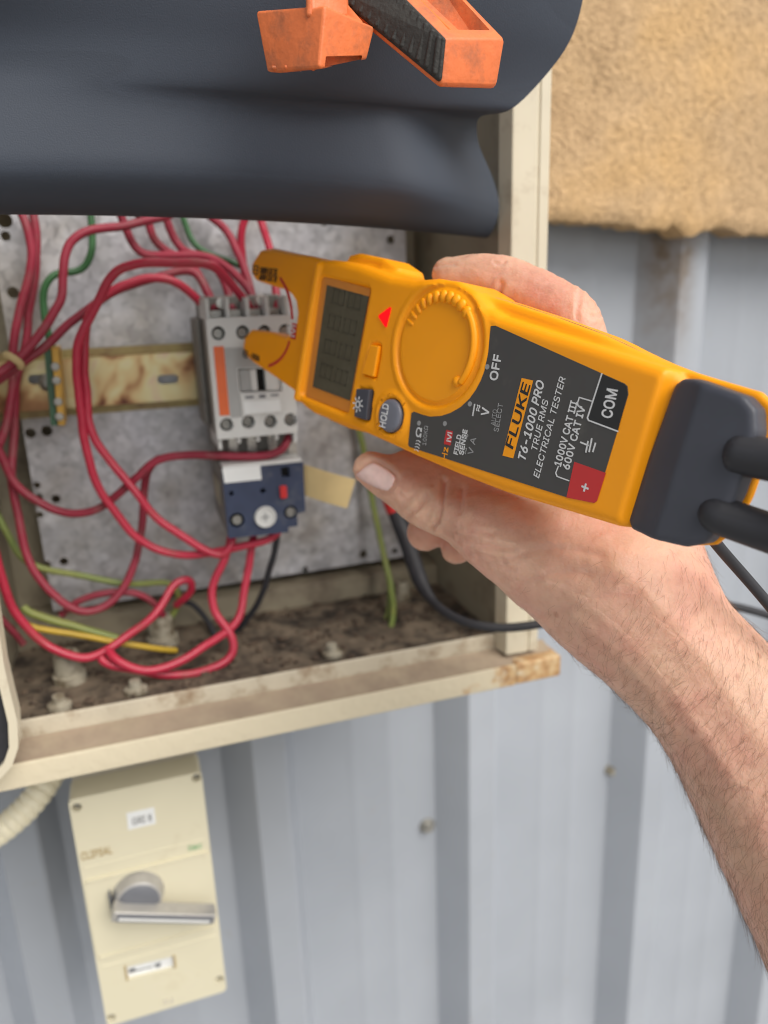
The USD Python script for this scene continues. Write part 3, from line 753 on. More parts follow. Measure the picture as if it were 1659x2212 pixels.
wire('bright red wire beside it, running down to the left terminal of the relay', [(433, 655, .525), (401, 624, .522), (365, 605, .520), (317, 603, .520), (262, 620, .519), (226, 641, .518), (200, 668, .517), (184, 720, .516), (183, 800, .516), (188, 870, .516), (194, 920, .515), (211, 958, .514), (253, 1014, .512), (300, 1071, .508), (337, 1117, .506), (389, 1155, .503), (445, 1188, .500), (480, 1197, .498), (497, 1178, .499), (502, 1150, .506)], RW)
wire('red wire rising from the left edge across the plate to the first contactor pole', [(-50, 850, .525), (0, 818, .525), (36, 793, .525), (91, 753, .526), (146, 702, .527), (190, 669, .528), (237, 636, .53), (310, 607, .53), (365, 592, .53), (394, 585, .53), (419, 590, .528), (440, 618, .524), (456, 650, .518), (464, 676, .510)], RW, 'wire_red_old')
wire('red wire bent along the upper left, from the left edge up to the mat', [(-50, 835, .515), (0, 804, .515), (44, 771, .518), (91, 716, .522), (124, 665, .526), (136, 629, .528), (137, 578, .53), (146, 534, .532), (168, 509, .533), (204, 496, .535), (262, 489, .536), (321, 476, .537), (365, 463, .538), (400, 440, .54)], RW, 'wire_red_old')
wire('dark red wire dropping from the mat into the fourth pole, leftmost of the upper three', [(250, 440, .55), (262, 472, .55), (277, 507, .55), (303, 543, .549), (346, 553, .547), (401, 552, .544), (456, 558, .54), (508, 592, .53), (540, 632, .52), (556, 674, .512)], RW, 'wire_red_old')
wire('dark red wire dropping from the mat into the first pole, middle of the upper three', [(312, 440, .555), (321, 483, .555), (339, 523, .555), (365, 546, .553), (398, 562, .548), (422, 585, .54), (445, 625, .53), (468, 676, .512)], RW, 'wire_red_old')
wire('dark red wire dropping from the mat into the second pole, rightmost of the upper three', [(350, 440, .558), (361, 479, .558), (379, 519, .557), (404, 545, .553), (440, 555, .545), (468, 580, .535), (486, 615, .525), (502, 676, .511)], RW, 'wire_red_old')
wire('red wire coming down behind the upper jaw of the tester', [(430, 440, .56), (450, 466, .557), (485, 494, .55), (510, 538, .542), (529, 585, .532), (542, 630, .522), (552, 676, .514)], RW, 'wire_red_old')
wire('red wire bent in a narrow upside down U left of the tester jaw', [(530, 600, .555), (522, 541, .556), (522, 500, .556), (535, 466, .555), (553, 463, .552), (569, 494, .545), (583, 538, .535), (591, 578, .528), (597, 630, .518), (600, 676, .512)], RW, 'wire_red')
wire('red wire sweeping in a big sag across the box bottom, left of the glands', [(-30, 1150, .49), (2, 1240, .49), (28, 1314, .49), (70, 1366, .49), (120, 1404, .488), (173, 1421, .486), (216, 1412, .488), (272, 1375, .495), (328, 1333, .50), (361, 1286, .508), (384, 1257, .513), (408, 1253, .515), (414, 1270, .518), (403, 1288, .522), (382, 1306, .53)], RW)
wire('thin red wire in a low arch in front of the box back wall', [(131, 1330, .53), (160, 1305, .53), (202, 1286, .53), (262, 1278, .53), (305, 1286, .53), (337, 1308, .53), (351, 1333, .532), (345, 1358, .535), (337, 1372, .54)], RW * 0.9, 'wire_red_old')
wire('red wire hanging from the left of the relay and curling back along the box floor', [(504, 1140, .508), (498, 1164, .503), (480, 1216, .50), (460, 1268, .498), (464, 1319, .493), (484, 1350, .488), (502, 1382, .483), (500, 1415, .480), (469, 1440, .477), (412, 1457, .476), (347, 1456, .477), (291, 1446, .478), (240, 1436, .48), (219, 1421, .483)], RW, 'wire_red')
wire('red wire hanging from the middle of the relay and sweeping left along the box front', [(550, 1140, .512), (546, 1169, .506), (539, 1216, .504), (526, 1291, .498), (515, 1336, .492), (487, 1366, .486), (436, 1399, .478), (375, 1436, .472), (305, 1448, .470), (258, 1430, .474), (234, 1406, .482)], RW, 'wire_red')
wire('black wire hanging from the right of the relay to the box floor', [(600, 1135, .515), (596, 1169, .512), (582, 1235, .512), (558, 1300, .518), (528, 1345, .526), (490, 1372, .535)], RW * 0.85, 'black_rubber')
wire('black wire arching over the floor beside the second gland', [(395, 1298, .545), (420, 1310, .543), (450, 1345, .54), (470, 1395, .53)], RW * 0.8, 'black_rubber')
wire('green wire curving from the mat down to the top of the earth bar', [(196, 430, .56), (197, 470, .558), (199, 534, .556), (183, 575, .555), (157, 588, .554), (124, 591, .552), (99, 614, .55), (93, 651, .55), (98, 694, .548), (107, 735, .546), (113, 765, .546)], RW * 0.85, 'wire_green')
wire('short green wire slanting behind the red wires near the upper middle', [(385, 440, .565), (396, 475, .564), (408, 505, .563), (428, 535, .56), (470, 556, .558), (520, 575, .558)], RW * 0.8, 'wire_green')
wire('green and yellow wire crossing the plate bottom to the second gland', [(-20, 1095, .55), (0, 1122, .548), (28, 1178, .545), (56, 1211, .543), (103, 1231, .542), (187, 1245, .540), (281, 1261, .538), (337, 1258, .535), (372, 1264, .533), (386, 1290, .532), (374, 1325, .535), (368, 1378, .54)], RW * 0.85, 'wire_lime')
wire('yellow wire lying low across the box floor', [(60, 1350, .505), (80, 1357, .505), (164, 1371, .503), (258, 1389, .502), (319, 1399, .503), (380, 1405, .51)], RW * 0.75, 'wire_yellow')
wire('green and yellow wire lying just above the yellow wire', [(50, 1312, .52), (66, 1324, .518), (141, 1347, .515), (206, 1366, .513), (255, 1380, .512)], RW * 1.0, 'wire_lime')
wire('green and yellow wire hanging down the right of the plate behind the thumb', [(745, 860, .565), (775, 930, .563), (792, 1010, .56), (804, 1080, .556), (819, 1153, .55), (836, 1226, .54), (848, 1299, .52), (846, 1350, .500), (838, 1390, .49)], RW * 0.9, 'wire_lime')
wire('thin lime wire splitting off at the box floor, right of the debris', [(838, 1240, .542), (842, 1290, .53), (830, 1345, .51), (808, 1390, .50)], RW * 0.6, 'wire_lime')
wire('dark red wire end low at the left behind the big sag', [(-5, 1330, .515), (25, 1362, .515), (52, 1392, .515)], RW * 0.8, 'wire_red_old')
obj('cable_tie', tube(spline([at(px, py, y) for px, py, y in [(12, 766, .506), (26, 772, .504), (40, 782, .506), (44, 792, .512)]], 12), 0.0022, 8), 'card', label='beige tie holding the red wires at the left edge', category='cable tie')

# ------------------------------------------------------------------ rotary isolator below the box
YS = 0.485
sx0, sx1 = at(185, 1950, YS)[0], at(468, 1950, YS)[0]
sz1, sz0 = at(290, 1698, YS)[2], at(365, 2178, YS)[2]
sw = thing('isolator_switch', 'cream rotary isolator switch with a grey lever on the wall below the box', 'isolator switch', ((sx0 + sx1) / 2, 0.63, sz0))


def sp(px, py, dy=0.0):
    return at(px, py, YS + dy)


plate_s = Polygon([(sx0, sz0), (sx1, sz0), (sx1, sz1), (sx0, sz1)]).buffer(-0.004).buffer(0.004, 8)
for px, py in ((166, 1745), (424, 1681), (240, 2199), (474, 2116)):
    p = sp(px, py)
    plate_s = plate_s.difference(Point(p[0], p[2]).buffer(0.0032, 12))
ba, bb = sp(320, 1870)[2], sp(330, 2035)[2]          # the raised middle band
window = dpoly([(270, 2090), (374, 2066), (378, 2092), (274, 2118)], YS)
lower = plate_s.difference(window)
obj('cover', wall_prism(lower, YS, YS + 0.022), 'switch_cream', sw)
obj('cover_inset', wall_prism(Polygon([(sx0, sz0), (sx1, sz0), (sx1, sz1), (sx0, sz1)]).buffer(-0.0038), YS + 0.0060, YS + 0.0215), 'switch_cream', sw)
obj('base', rbox(sx0 + 0.0006, sx1 - 0.0006, YS + 0.0222, 0.6275, sz0 + 0.0006, sz1 - 0.0006, 0.003), 'switch_base', sw)
for z_, h_ in ((ba, 0.0022), (bb, 0.0022), (sp(310, 1845)[2], 0.0005), (sp(320, 2062)[2], 0.0005)):
    obj('ridge', rbox(sx0 + 0.003, sx1 - 0.003, YS - h_, YS + 0.001, z_ - 0.0008, z_ + 0.0008, 0.0004), 'switch_cream', sw)
band = Polygon([(sx0 + 0.0012, bb + 0.001), (sx1 - 0.0012, bb + 0.001), (sx1 - 0.0012, ba - 0.001), (sx0 + 0.0012, ba - 0.001)])
obj('middle_band', wall_prism(band, YS - 0.0009, YS + 0.001), 'switch_cream', sw)
for px, py in ((166, 1745), (424, 1681), (240, 2199), (474, 2116)):
    screw_in_hole(px, py, YS, 0.0030, sw, 0.0045)
kp = at(300, 1952, YS - 0.0115)
kp[1] = YS
knob = trimesh.creation.revolve(np.array([(0, 0.0115), (0.0125, 0.0115), (0.0155, 0.0095), (0.0165, 0.004), (0.0178, 0.0015), (0.0178, -0.001), (0, -0.001)]), sections=40)
knob.apply_transform(trimesh.geometry.align_vectors([0, 0, 1], -YA))
knob.apply_translation(kp)
obj('knob', knob, 'lever_grey', sw)
obj('knob_cap', revolve([(0, 0.0132), (0.0110, 0.0128), (0.0140, 0.0108), (0.0142, 0.0100), (0, 0.0100)], kp, -YA, 30), 'lever_dark', sw)
lz = kp[2]
pl_, pr2 = at(243, 1972, YS - 0.018), at(464, 1978, YS - 0.018)
ldir = (pr2 - pl_) / np.linalg.norm(pr2 - pl_)
lup = np.cross(ldir, YA)
llen = np.linalg.norm(pr2 - pl_)
la = pl_[0]


def lever_block(s0, s1, y0, y1, u0, u1, r=0.0005):
    return hull([pl_ * [1, 0, 1] + ldir * s_ + lup * u_ * sg + YA * y_ for s_ in (s0 + r, s1 - r) for y_ in (y0 + r, y1 - r) for u_, sg in ((u0, 1), (u1, 1))], r)


if lup[2] < 0:
    lup = -lup
obj('lever', lever_block(0, llen, YS - 0.022, YS - 0.010, -0.0032, 0.0028, 0.0009), 'lever_grey', sw)
obj('lever_slot', lever_block(0.003, llen - 0.002, YS - 0.0228, YS - 0.0218, -0.0030, 0.0022, 0.0004), 'lever_dark', sw)
obj('lever_edge', lever_block(0.004, llen - 0.004, YS - 0.0234, YS - 0.0226, -0.0018, -0.0002, 0.0003), 'white_plastic', sw)
obj('pointer_fin', rbox(la - 0.0022, la - 0.0008, YS - 0.006, YS - 0.0008, lz - 0.013, lz + 0.009, 0.0005), 'lever_dark', sw)
obj('window_card', wall_prism(window, YS + 0.0025, YS + 0.004), 'paper', sw)
for wf4 in ([(268, 2088), (272, 2087), (277, 2118), (273, 2119)], [(374, 2064), (378, 2064), (381, 2090), (377, 2092)]):
    obj('window_frame', wall_prism(dpoly(wf4, YS - 0.0006), YS - 0.0006, YS + 0.002), 'switch_print', sw)
obj('window_mark', cat([wall_prism(dpoly([(278, 2100), (330, 2087), (330, 2089), (279, 2102)], YS + 0.0022), YS + 0.0022, YS + 0.0026), wall_prism(dpoly([(334, 2084), (348, 2079), (346, 2088), (336, 2090)], YS + 0.0022), YS + 0.0022, YS + 0.0026),
                       wall_prism(dpoly([(278, 2095), (292, 2091), (293, 2098), (279, 2101)], YS + 0.0022), YS + 0.0022, YS + 0.0026)]), 'lever_dark', sw)


def wall_text(text, a, b, h, material, name, parent, y=YS, d=0.0003, bold=False):
    """Lettering on a plane that faces the eye, from point a to point b of its baseline."""
    pa, pb = at(*a, y), at(*b, y)
    m = meshkit.text_mesh(text, h, 0.0004, bold)
    v = np.array(m.vertices)
    e = (pb - pa) / np.linalg.norm(pb - pa)
    up = np.cross(-YA, e)
    v = pa + v[:, :1] * e * (np.linalg.norm(pb - pa) / v[:, 0].max()) + v[:, 1:2] * up + (v[:, 2:3] + d) * -YA
    return obj(name, (v, np.array(m.faces)), material, parent, smooth=False)


lab = obj('label', wall_prism(dpoly([(273, 1757), (333, 1744), (337, 1779), (277, 1793)], YS - 0.0004), YS - 0.0004, YS + 0.001), 'paper', sw)
wall_text('GRI 8', (286, 1782), (329, 1772), 0.0055, 'grey_print', 'lettering', lab, YS - 0.0005)
wall_text('CLIPSAL', (176, 1858), (243, 1842), 0.0060, 'switch_print', 'lettering', sw, YS, bold=False)
wall_text('iiec', (407, 1838), (437, 1830), 0.0045, 'green_print', 'lettering', sw, YS)
wall_text('56', (352, 2170), (376, 2164), 0.0050, 'switch_base', 'lettering', sw, YS)

# ribbed conduit
cp = spline([at(-130, 1850, .52), at(-60, 1828, .518), at(0, 1794, .516), at(60, 1742, .52), at(100, 1690, .53), at(125, 1640, .55), at(135, 1600, .57)], 420)
seg = np.r_[0, np.cumsum(np.linalg.norm(np.diff(cp, axis=0), axis=1))]
obj('conduit', tube(cp, 0.0098 - 0.0011 * (1 - np.abs(np.sin(seg / 0.0056 * math.pi)) ** 0.7), 28), 'conduit', smooth=60, label='cream ribbed flexible conduit entering the box from below, lower left', category='conduit')

# ------------------------------------------------------------------ insulating mat draped over the box
ctrl = np.array([  # left y, right x, right y, depth, right-end swing back
    (-230, 1280, -240, .344, .012), (-120, 1272, -120, .346, .010), (-40, 1264, -30, .3505, .008), (10, 1243, 60, .3555, .006), (50, 1205, 130, .3600, .005), (86, 1150, 195, .3635, .004), (118, 1100, 238, .3660, .003),
    (148, 1060, 247, .3676, .012), (178, 1036, 254, .3684, .026), (212, 1030, 276, .3685, .040), (258, 1036, 316, .3676, .052), (315, 1058, 368, .3660, .060), (380, 1076, 424, .3668, .064), (433, 1076, 466, .379, .055), (462, 1060, 506, .400, .046), (455, 1040, 510, .432, .030), (430, 1020, 470, .455, .02), (380, 1010, 420, .470, .01)])
u_ = np.arange(len(ctrl))
uu = np.linspace(0, len(ctrl) - 1, 150)
cs = CubicSpline(u_, ctrl)(uu)
tt = np.r_[np.linspace(0, 0.86, 90), 0.86 + 0.14 * np.sin(np.linspace(0, 1, 32)[1:] * math.pi / 2)]
mv = []
for i, (yl, xr2, yr, dep, swing) in enumerate(cs):
    for t in tt:
        px = -160 + (xr2 + 160) * t
        roll = min(1, max(0, (uu[i] - 6.5) / 5))
        roll = roll * roll * (3 - 2 * roll)
        sag = t ** (1.0 + 1.4 * roll)
        py = yl + (yr - yl) * sag
        e = max(0, (t - 0.80) / 0.20)
        depth = dep + swing * e ** 2.6 + 0.004 * math.sin(t * 5 + uu[i] * 0.4) * (1 - e) + 0.006 * (t - 0.5)
        mv.append(at(px, py, depth))
mv = np.array(mv)
nt = len(tt)
mf = np.array([q_ for i in range(len(uu) - 1) for j in range(nt - 1) for q_ in ((i * nt + j, (i + 1) * nt + j + 1, i * nt + j + 1), (i * nt + j, (i + 1) * nt + j, (i + 1) * nt + j + 1))])
nrm = meshkit.arrays((mv, mf), True)[2]
if (nrm[:, 1].mean()) > 0:
    mf = mf[:, ::-1]
    nrm = -nrm
inner_v = mv - nrm * 0.0035
rim = [j for j in range(nt)] + [i * nt + nt - 1 for i in range(1, len(uu))] + [(len(uu) - 1) * nt + j for j in range(nt - 2, -1, -1)] + [i * nt for i in range(len(uu) - 2, 0, -1)]
sf = np.array([q_ for a, b in zip(rim, rim[1:] + rim[:1]) for q_ in ((a, b, b + len(mv)), (a, b + len(mv), a + len(mv)))])
obj('insulating_mat', (np.vstack([mv, inner_v]), np.vstack([mf, mf[:, ::-1] + len(mv), sf])), 'mat_rubber', smooth=50, label='dark grey rubber insulating mat draped and rolled over the top of the box', category='mat')

# ------------------------------------------------------------------ orange spring clamp
cl = thing('spring_clamp', 'orange spring clamp with a black grip holding the grey mat', 'clamp', at(800, 60, 0.31))


def pts(rows):
    return [at(px, py, y) for px, py, y in rows]


jaw = hull(pts([(562, 32, .322), (584, 148, .320), (606, 150, .316), (700, 22, .297), (690, 141, .297), (800, 64, .309), (786, 121, .309), (572, 40, .335), (595, 140, .335), (792, 60, .325), (780, 118, .325)]), 0.0012)
stem = hull(pts([(670, -90, .300), (738, -90, .306), (668, 30, .301), (744, 30, .305), (670, -90, .318), (738, -90, .320), (668, 38, .318), (748, 38, .320)]), 0.0012)
fillet = hull(pts([(668, 18, .302), (748, 16, .306), (640, 40, .310), (778, 50, .310), (690, 60, .304), (668, 18, .318), (748, 16, .320)]), 0.0010)
pocket = hull(pts([(706, 124, .290), (780, 122, .296), (776, 139, .296), (704, 141, .290), (706, 124, .306), (780, 122, .314), (776, 139, .314), (704, 141, .306)]), 0.0004)
obj('jaw', (jaw + stem + fillet) - pocket, 'clamp_orange', cl, smooth=40)
for k in range(4):
    t = k / 3.5
    a, b = 590 + 96 * t, 604 + 96 * t
    obj('jaw_tooth', hull(pts([(a, 146 - 4 * t, .316 - .018 * t), (b, 146 - 4 * t, .316 - .018 * t), (a + 4, 152 - 4 * t, .318 - .018 * t), (a, 143, .33), (b, 143, .33)]), 0.0007), 'clamp_orange', cl)
bar_lo = [(960, 92, .292), (1074, 92, .300), (1060, 176, .302), (953, 172, .293)]
bar_hi = [(772, -96, .322), (886, -104, .330), (872, -20, .332), (716, -24, .324)]
outer = hull(pts(bar_lo + bar_hi), 0.0024)


def lerp(a, b, t):
    return tuple(np.array(a) * (1 - t) + np.array(b) * t)


topl = [lerp(bar_lo[0], bar_lo[1], .13), lerp(bar_lo[0], bar_lo[1], .88)]
toph = [lerp(bar_hi[0], bar_hi[1], .13), lerp(bar_hi[0], bar_hi[1], .88)]
down_lo, down_hi = np.array(bar_lo[3]) - np.array(bar_lo[0]), np.array(bar_hi[3]) - np.array(bar_hi[0])
ch = []
for t_, (l_, h_) in zip((0, 1), zip(topl, toph)):
    for k_ in (-0.35, 0.55):
        ch += [lerp(l_, h_, 0.04) + down_lo * k_ * 0.8, np.array(h_) + down_hi * k_ * 0.8]
channel = hull(pts(ch), 0.0004)
obj('handle', outer - channel, 'clamp_orange', cl, smooth=40)
rib_a, rib_b = lerp(topl[0], topl[1], .5), lerp(toph[0], toph[1], .5)
obj('handle_rib', hull(pts([lerp(rib_a, rib_b, .05) + down_lo * .22, np.array(rib_b) + down_hi * .22, lerp(rib_a, rib_b, .05) + down_lo * .42, np.array(rib_b) + down_hi * .42]), 0.0007), 'clamp_inner', cl)
gl = []
for q1, q2 in ((bar_lo[0], bar_hi[0]), (bar_lo[3], bar_hi[3])):
    a_, b_ = np.array(lerp(q1, q2, 0.02)), np.array(q2)
    for k_ in (-0.0022, 0.003):
        gl += [a_ + [0, 0, k_], b_ + [0, 0, k_]]
obj('grip', hull(pts(gl), 0.0012), 'clamp_grip', cl)
for k in range(12):
    t_ = 0.04 + 0.075 * k
    a_, b_ = np.array(lerp(bar_lo[0], bar_hi[0], t_)), np.array(lerp(bar_lo[3], bar_hi[3], t_))
    obj('grip_ridge', hull(pts([a_ + [3, 4, -.0026], b_ + [3, -3, -.0026], a_ + [-5, -1, -.0026], b_ + [-5, -8, -.0026]]), 0.0010), 'clamp_grip', cl)

# ------------------------------------------------------------------ the tester, built in its own frame: u along it, v across, w away from its face
CAMTOW = np.array([R[0], -R[1], R[2]])            # (right, down, forward) -> world
TU, TV, TW = np.array([[0.6395, 0.3368, -0.6911], [-0.1902, 0.9403, 0.2823], [0.7449, -0.0491, 0.6654]])
TS = 0.93
TO = np.array([(948 - W / 2) / F, (745 - H / 2) / F, 1.0]) * 0.36 * TS
WU, WV, WW, WO = TU @ CAMTOW, TV @ CAMTOW, TW @ CAMTOW, EYE + TO @ CAMTOW


def tl(px, py, w=0.0):
    """Where the sight line meets the tester's face (moved w mm inwards): (u, v) in millimetres of the tester."""
    r = np.array([(px - W / 2) / F, (py - H / 2) / F, 1.0])
    o = TO + TW * w * TS / 1000
    q_ = r * (o @ TW) / (r @ TW) - o
    return np.array([q_ @ TU, q_ @ TV]) * 1000 / TS


def tw(u, v, w):
    """Tester millimetres -> world."""
    k = TS / 1000
    return WO + (np.asarray(u)[..., None] * WU + np.asarray(v)[..., None] * WV + np.asarray(w)[..., None] * WW) * k


def tmesh(m):
    v, f = V(m)
    return tw(v[:, 0], v[:, 1], v[:, 2]), f


def tprism(poly, w0, w1):
    """Polygon in (u, v), from w0 (front) to w1."""
    return tmesh(frame_prism(poly, np.zeros(3), XA, YA, ZA, w0, w1))


def tpoly(points, w=0.0):
    return Polygon([tl(*p, w) for p in points])


def z1(x, y):
    return 518.4 + .3437 * x, 518.4 + .3437 * y


def z2(x, y):
    return 829.5 + .5 * x, 656.6 + .5 * y


def z3(x, y):
    return 743 + .3854 * x, 518.4 + .3854 * y


outline = np.array([(-161, -29.5), (-140, -29), (-120, -29), (-106, -28), (-96, -29), (-85, -29.5), (-70, -29), (-55, -27.5), (-42, -26.2), (-25, -27), (-12, -29.3), (2, -29.6), (14, -26.5), (24, -20.8), (33, -18.5), (61, -16.5), (87, -15), (105, -13.8), (123, -12.4), (140, -10.8), (147, -8.8), (151, -5), (153, 2),
                    (153, 22), (151.5, 36), (149, 42), (144, 45), (136, 47), (128, 47.8), (116, 48.6), (85, 51.4), (57, 54), (30, 54.8), (0, 54.8), (-25, 54.2), (-52, 54), (-71, 55), (-88, 55.5), (-98.5, 54), (-108, 49.7), (-135, 45.5), (-163.5, 41.5), (-173.5, 39.3), (-178.8, 34.5),
                    (-178.6, 27.8), (-172, 21.6), (-149, 19.0), (-132, 19), (-126.5, 15), (-124, 9), (-124.5, 4), (-128, -2), (-134, -5.5), (-141, -7.2), (-155, -7.4), (-175, -8.4), (-181.5, -12), (-181.5, -18.5), (-174, -27)])
h_ = 1.0
gu, gvv, gw = np.arange(-187, 162, h_), np.arange(-42, 66, h_), np.arange(-5, 42, h_)


def poly_sdf(poly, U_, V_):
    a, b = poly, np.roll(poly, -1, 0)
    P = np.stack([U_.ravel(), V_.ravel()], -1)
    best = np.full(len(P), 1e9)
    inside = np.zeros(len(P), bool)
    for p0, p1 in zip(a, b):
        e = p1 - p0
        t = np.clip(((P - p0) @ e) / (e @ e), 0, 1)
        d = P - p0 - t[:, None] * e
        best = np.minimum(best, (d * d).sum(1))
        c = (p0[1] <= P[:, 1]) != (p1[1] <= P[:, 1])
        with np.errstate(divide='ignore', invalid='ignore'):
            inside ^= c & (P[:, 0] < e[0] * (P[:, 1] - p0[1]) / (e[1] if e[1] else 1e-9) + p0[0])
    return np.where(inside, -1, 1) * np.sqrt(best).reshape(-1), inside


U2, V2 = np.meshgrid(gu, gvv, indexing='ij')
D2 = poly_sdf(outline, U2, V2)[0].reshape(U2.shape)
ss = lambda x, a, b: np.clip((x - a) / (b - a), 0, 1) ** 2 * (3 - 2 * np.clip((x - a) / (b - a), 0, 1))
front_w = 4.5 * (1 - ss(gu, -110, -104)) + 5.0 * ss(gu, 113.5, 117.5)
back_w = 20 + 12 * ss(gu, -118, -95) - 20 * ss(gu, 50, 150)


def rounded(D, top, bot, r):
    r = np.broadcast_to(np.asarray(r, float), top.shape)[:, None, None]
    return rounded_(D, top, bot, r)


def rounded_(D, top, bot, r):
    """Rounded extrusion of the 2-D distance D between the heights top(u) and bot(u)."""
    c_, hh = (top + bot) / 2, (bot - top) / 2
    q1 = D[:, :, None] + r
    q2 = np.abs(gw[None, None, :] - c_[:, None, None]) - hh[:, None, None] + r
    return np.minimum(np.maximum(q1, q2), 0) + np.hypot(np.maximum(q1, 0), np.maximum(q2, 0)) - r


def smin(a, b, k):
    h = np.clip(0.5 + 0.5 * (b - a) / k, 0, 1)
    return b + (a - b) * h - k * h * (1 - h)


D2t = D2 + 3.2 * ss(gu, 116, 121)[:, None]
S = rounded(D2t, front_w, back_w, 2.6 + 1.9 * ss(gu, -112, -100))
guard = np.array([(-92, -33), (-84, -35), (-62, -34.5), (-50, -31), (-46, -24), (-46, 50), (-52, 56.5), (-66, 58), (-84, 58), (-94, 54)])
DG = poly_sdf(guard, U2, V2)[0].reshape(U2.shape)
S = smin(S, rounded(DG, np.full_like(gu, 9.0), np.full_like(gu, 30.0), 3.0), 2.5)
shell = np.array([(95, -14.5), (125, -13), (146, -12), (152, -9), (154.5, -2), (154.5, 22), (152.5, 36), (148, 43.5), (142, 46), (120, 48), (95, 50)])
DS = poly_sdf(shell, U2, V2)[0].reshape(U2.shape)
S = smin(S, rounded(DS, np.full_like(gu, 9.0), np.maximum(back_w, 11) + 1.0, 1.0), 0.8)
sil = [(835, 584), (948, 617), (1089, 648), (1200, 684), (1309, 724), (1394, 764), (1484, 808)]
midb = np.array([tl(px, py, 12.0) for px, py in sil] + [(136, 45.5), (116, 47.6), (85, 50.4), (57, 53), (30, 53.8), (0, 53.8), (-25, 53.2), (-42, 53)])
DM = poly_sdf(midb, U2, V2)[0].reshape(U2.shape)
S = smin(S, rounded(DM, np.full_like(gu, 7.0) + 3.5 * ss(gu, 100, 140), np.maximum(np.minimum(back_w, 26), 13), 3.0), 3.0)
UU, VV, WWg = gu[:, None, None], gvv[None, :, None], gw[None, None, :]


def rbox_sdf(u0, u1, v0, v1, w0, w1, r):
    q1, q2, q3 = np.abs(UU - (u0 + u1) / 2) - (u1 - u0) / 2 + r, np.abs(VV - (v0 + v1) / 2) - (v1 - v0) / 2 + r, np.abs(WWg - (w0 + w1) / 2) - (w1 - w0) / 2 + r
    return np.sqrt(np.maximum(q1, 0) ** 2 + np.maximum(q2, 0) ** 2 + np.maximum(q3, 0) ** 2) + np.minimum(np.maximum(np.maximum(q1, q2), q3), 0) - r


# shoulder bead across the head, ring round the HOLD key, groove and low rim round the dial
DC = np.array([-0.8, 0.8])
HC = np.array([-22.4, 39.8])
lip = rbox_sdf(-106.5, -101.6, -26, 52, -1.6, 3, 1.7)
S = smin(S, lip, 2.0)
rd = np.hypot(UU - DC[0], VV - DC[1])
S = smin(S, np.maximum(np.hypot(rd - 30.2, WWg - 0.8) - 1.3, D2[:, :, None] + 3.0), 1.6)
S = np.maximum(S, -(np.hypot(rd - 27.3, WWg - 0.0) - 1.3))
rh = np.hypot(UU - HC[0], VV - HC[1])
S = smin(S, np.hypot(rh - 10.6, WWg - 0.6) - 1.5, 1.8)
S = np.maximum(S, -np.maximum(rh - 8.9, np.abs(WWg) - 2.2))
S = np.maximum(S, -rbox_sdf(-101.4, -56.6, -19.6, 48.4, -3, 3.0, 3.0))                       # display pocket
for corners in (((828, 654), (886, 664), (852, 868), (774, 846)), ((744, 932), (834, 938), (812, 1138), (732, 1114))):
    kq = np.array([tl(*z1(*p)) for p in corners])
    S = np.maximum(S, -np.maximum(poly_sdf(kq, U2, V2)[0].reshape(U2.shape)[:, :, None] - 0.2, np.abs(WWg) - 2.0))
tv, tf = surface_nets(S.astype(np.float32), np.array([gu[0], gvv[0], gw[0]]), h_)
tst = thing('electrical_tester', 'yellow fork electrical tester with a dark label, display and round dial', 'electrical tester', WO)
vol = trimesh.Trimesh(tv, tf, process=False)
if vol.volume < 0:
    tf = tf[:, ::-1]
    vol = trimesh.Trimesh(tv, tf, process=False)
trimesh.smoothing.filter_taubin(vol, lamb=0.5, nu=0.52, iterations=6)
obj('body', tmesh((np.array(vol.vertices), np.array(vol.faces))), 'yellow', tst, smooth=True)

seam = spline([(*tl(px, py, 12.0), 12.0) for px, py in sil[1:]], 60)
seam[:, 1] += 0.12
obj('seam', tmesh(tube(seam, 0.28, 8)), 'rust', tst, smooth=True)
# display
obj('display_frame', tprism(tpoly([z1(506, 222), z1(808, 304), z1(676, 1086), z1(402, 984)]).buffer(-1.5).buffer(1.5), 1.4, 3.2), 'yellow_clear', tst)
lcdq = tpoly([(703, 615), (793, 640), (752, 865), (672, 835)])
lcd = obj('display', tprism(lcdq, 1.05, 1.6), 'lcd', tst)
lu0, lv0, lu1, lv1 = -93.5, -14, -59, 40


def bars(items, w0=0.92, w1=1.1):
    return cat([tprism(Polygon([(a, b), (c_, b), (c_, d_), (a, d_)]), w0, w1) for a, b, c_, d_ in items])


digit = []
for row, um in enumerate((-83, -69)):
    for k in range(4):
        vm = 34 - 13.5 * k
        hh, ww, th = 5.4, 8.0, 0.8
        digit += [(um - hh, vm - ww, um - hh + th, vm), (um - th / 2, vm - ww, um + th / 2, vm), (um + hh - th, vm - ww, um + hh, vm), (um - hh, vm - th, um + hh, vm), (um - hh, vm - ww, um + hh, vm - ww + th)]
obj('display_segment', bars(digit), 'lcd_segment', lcd)

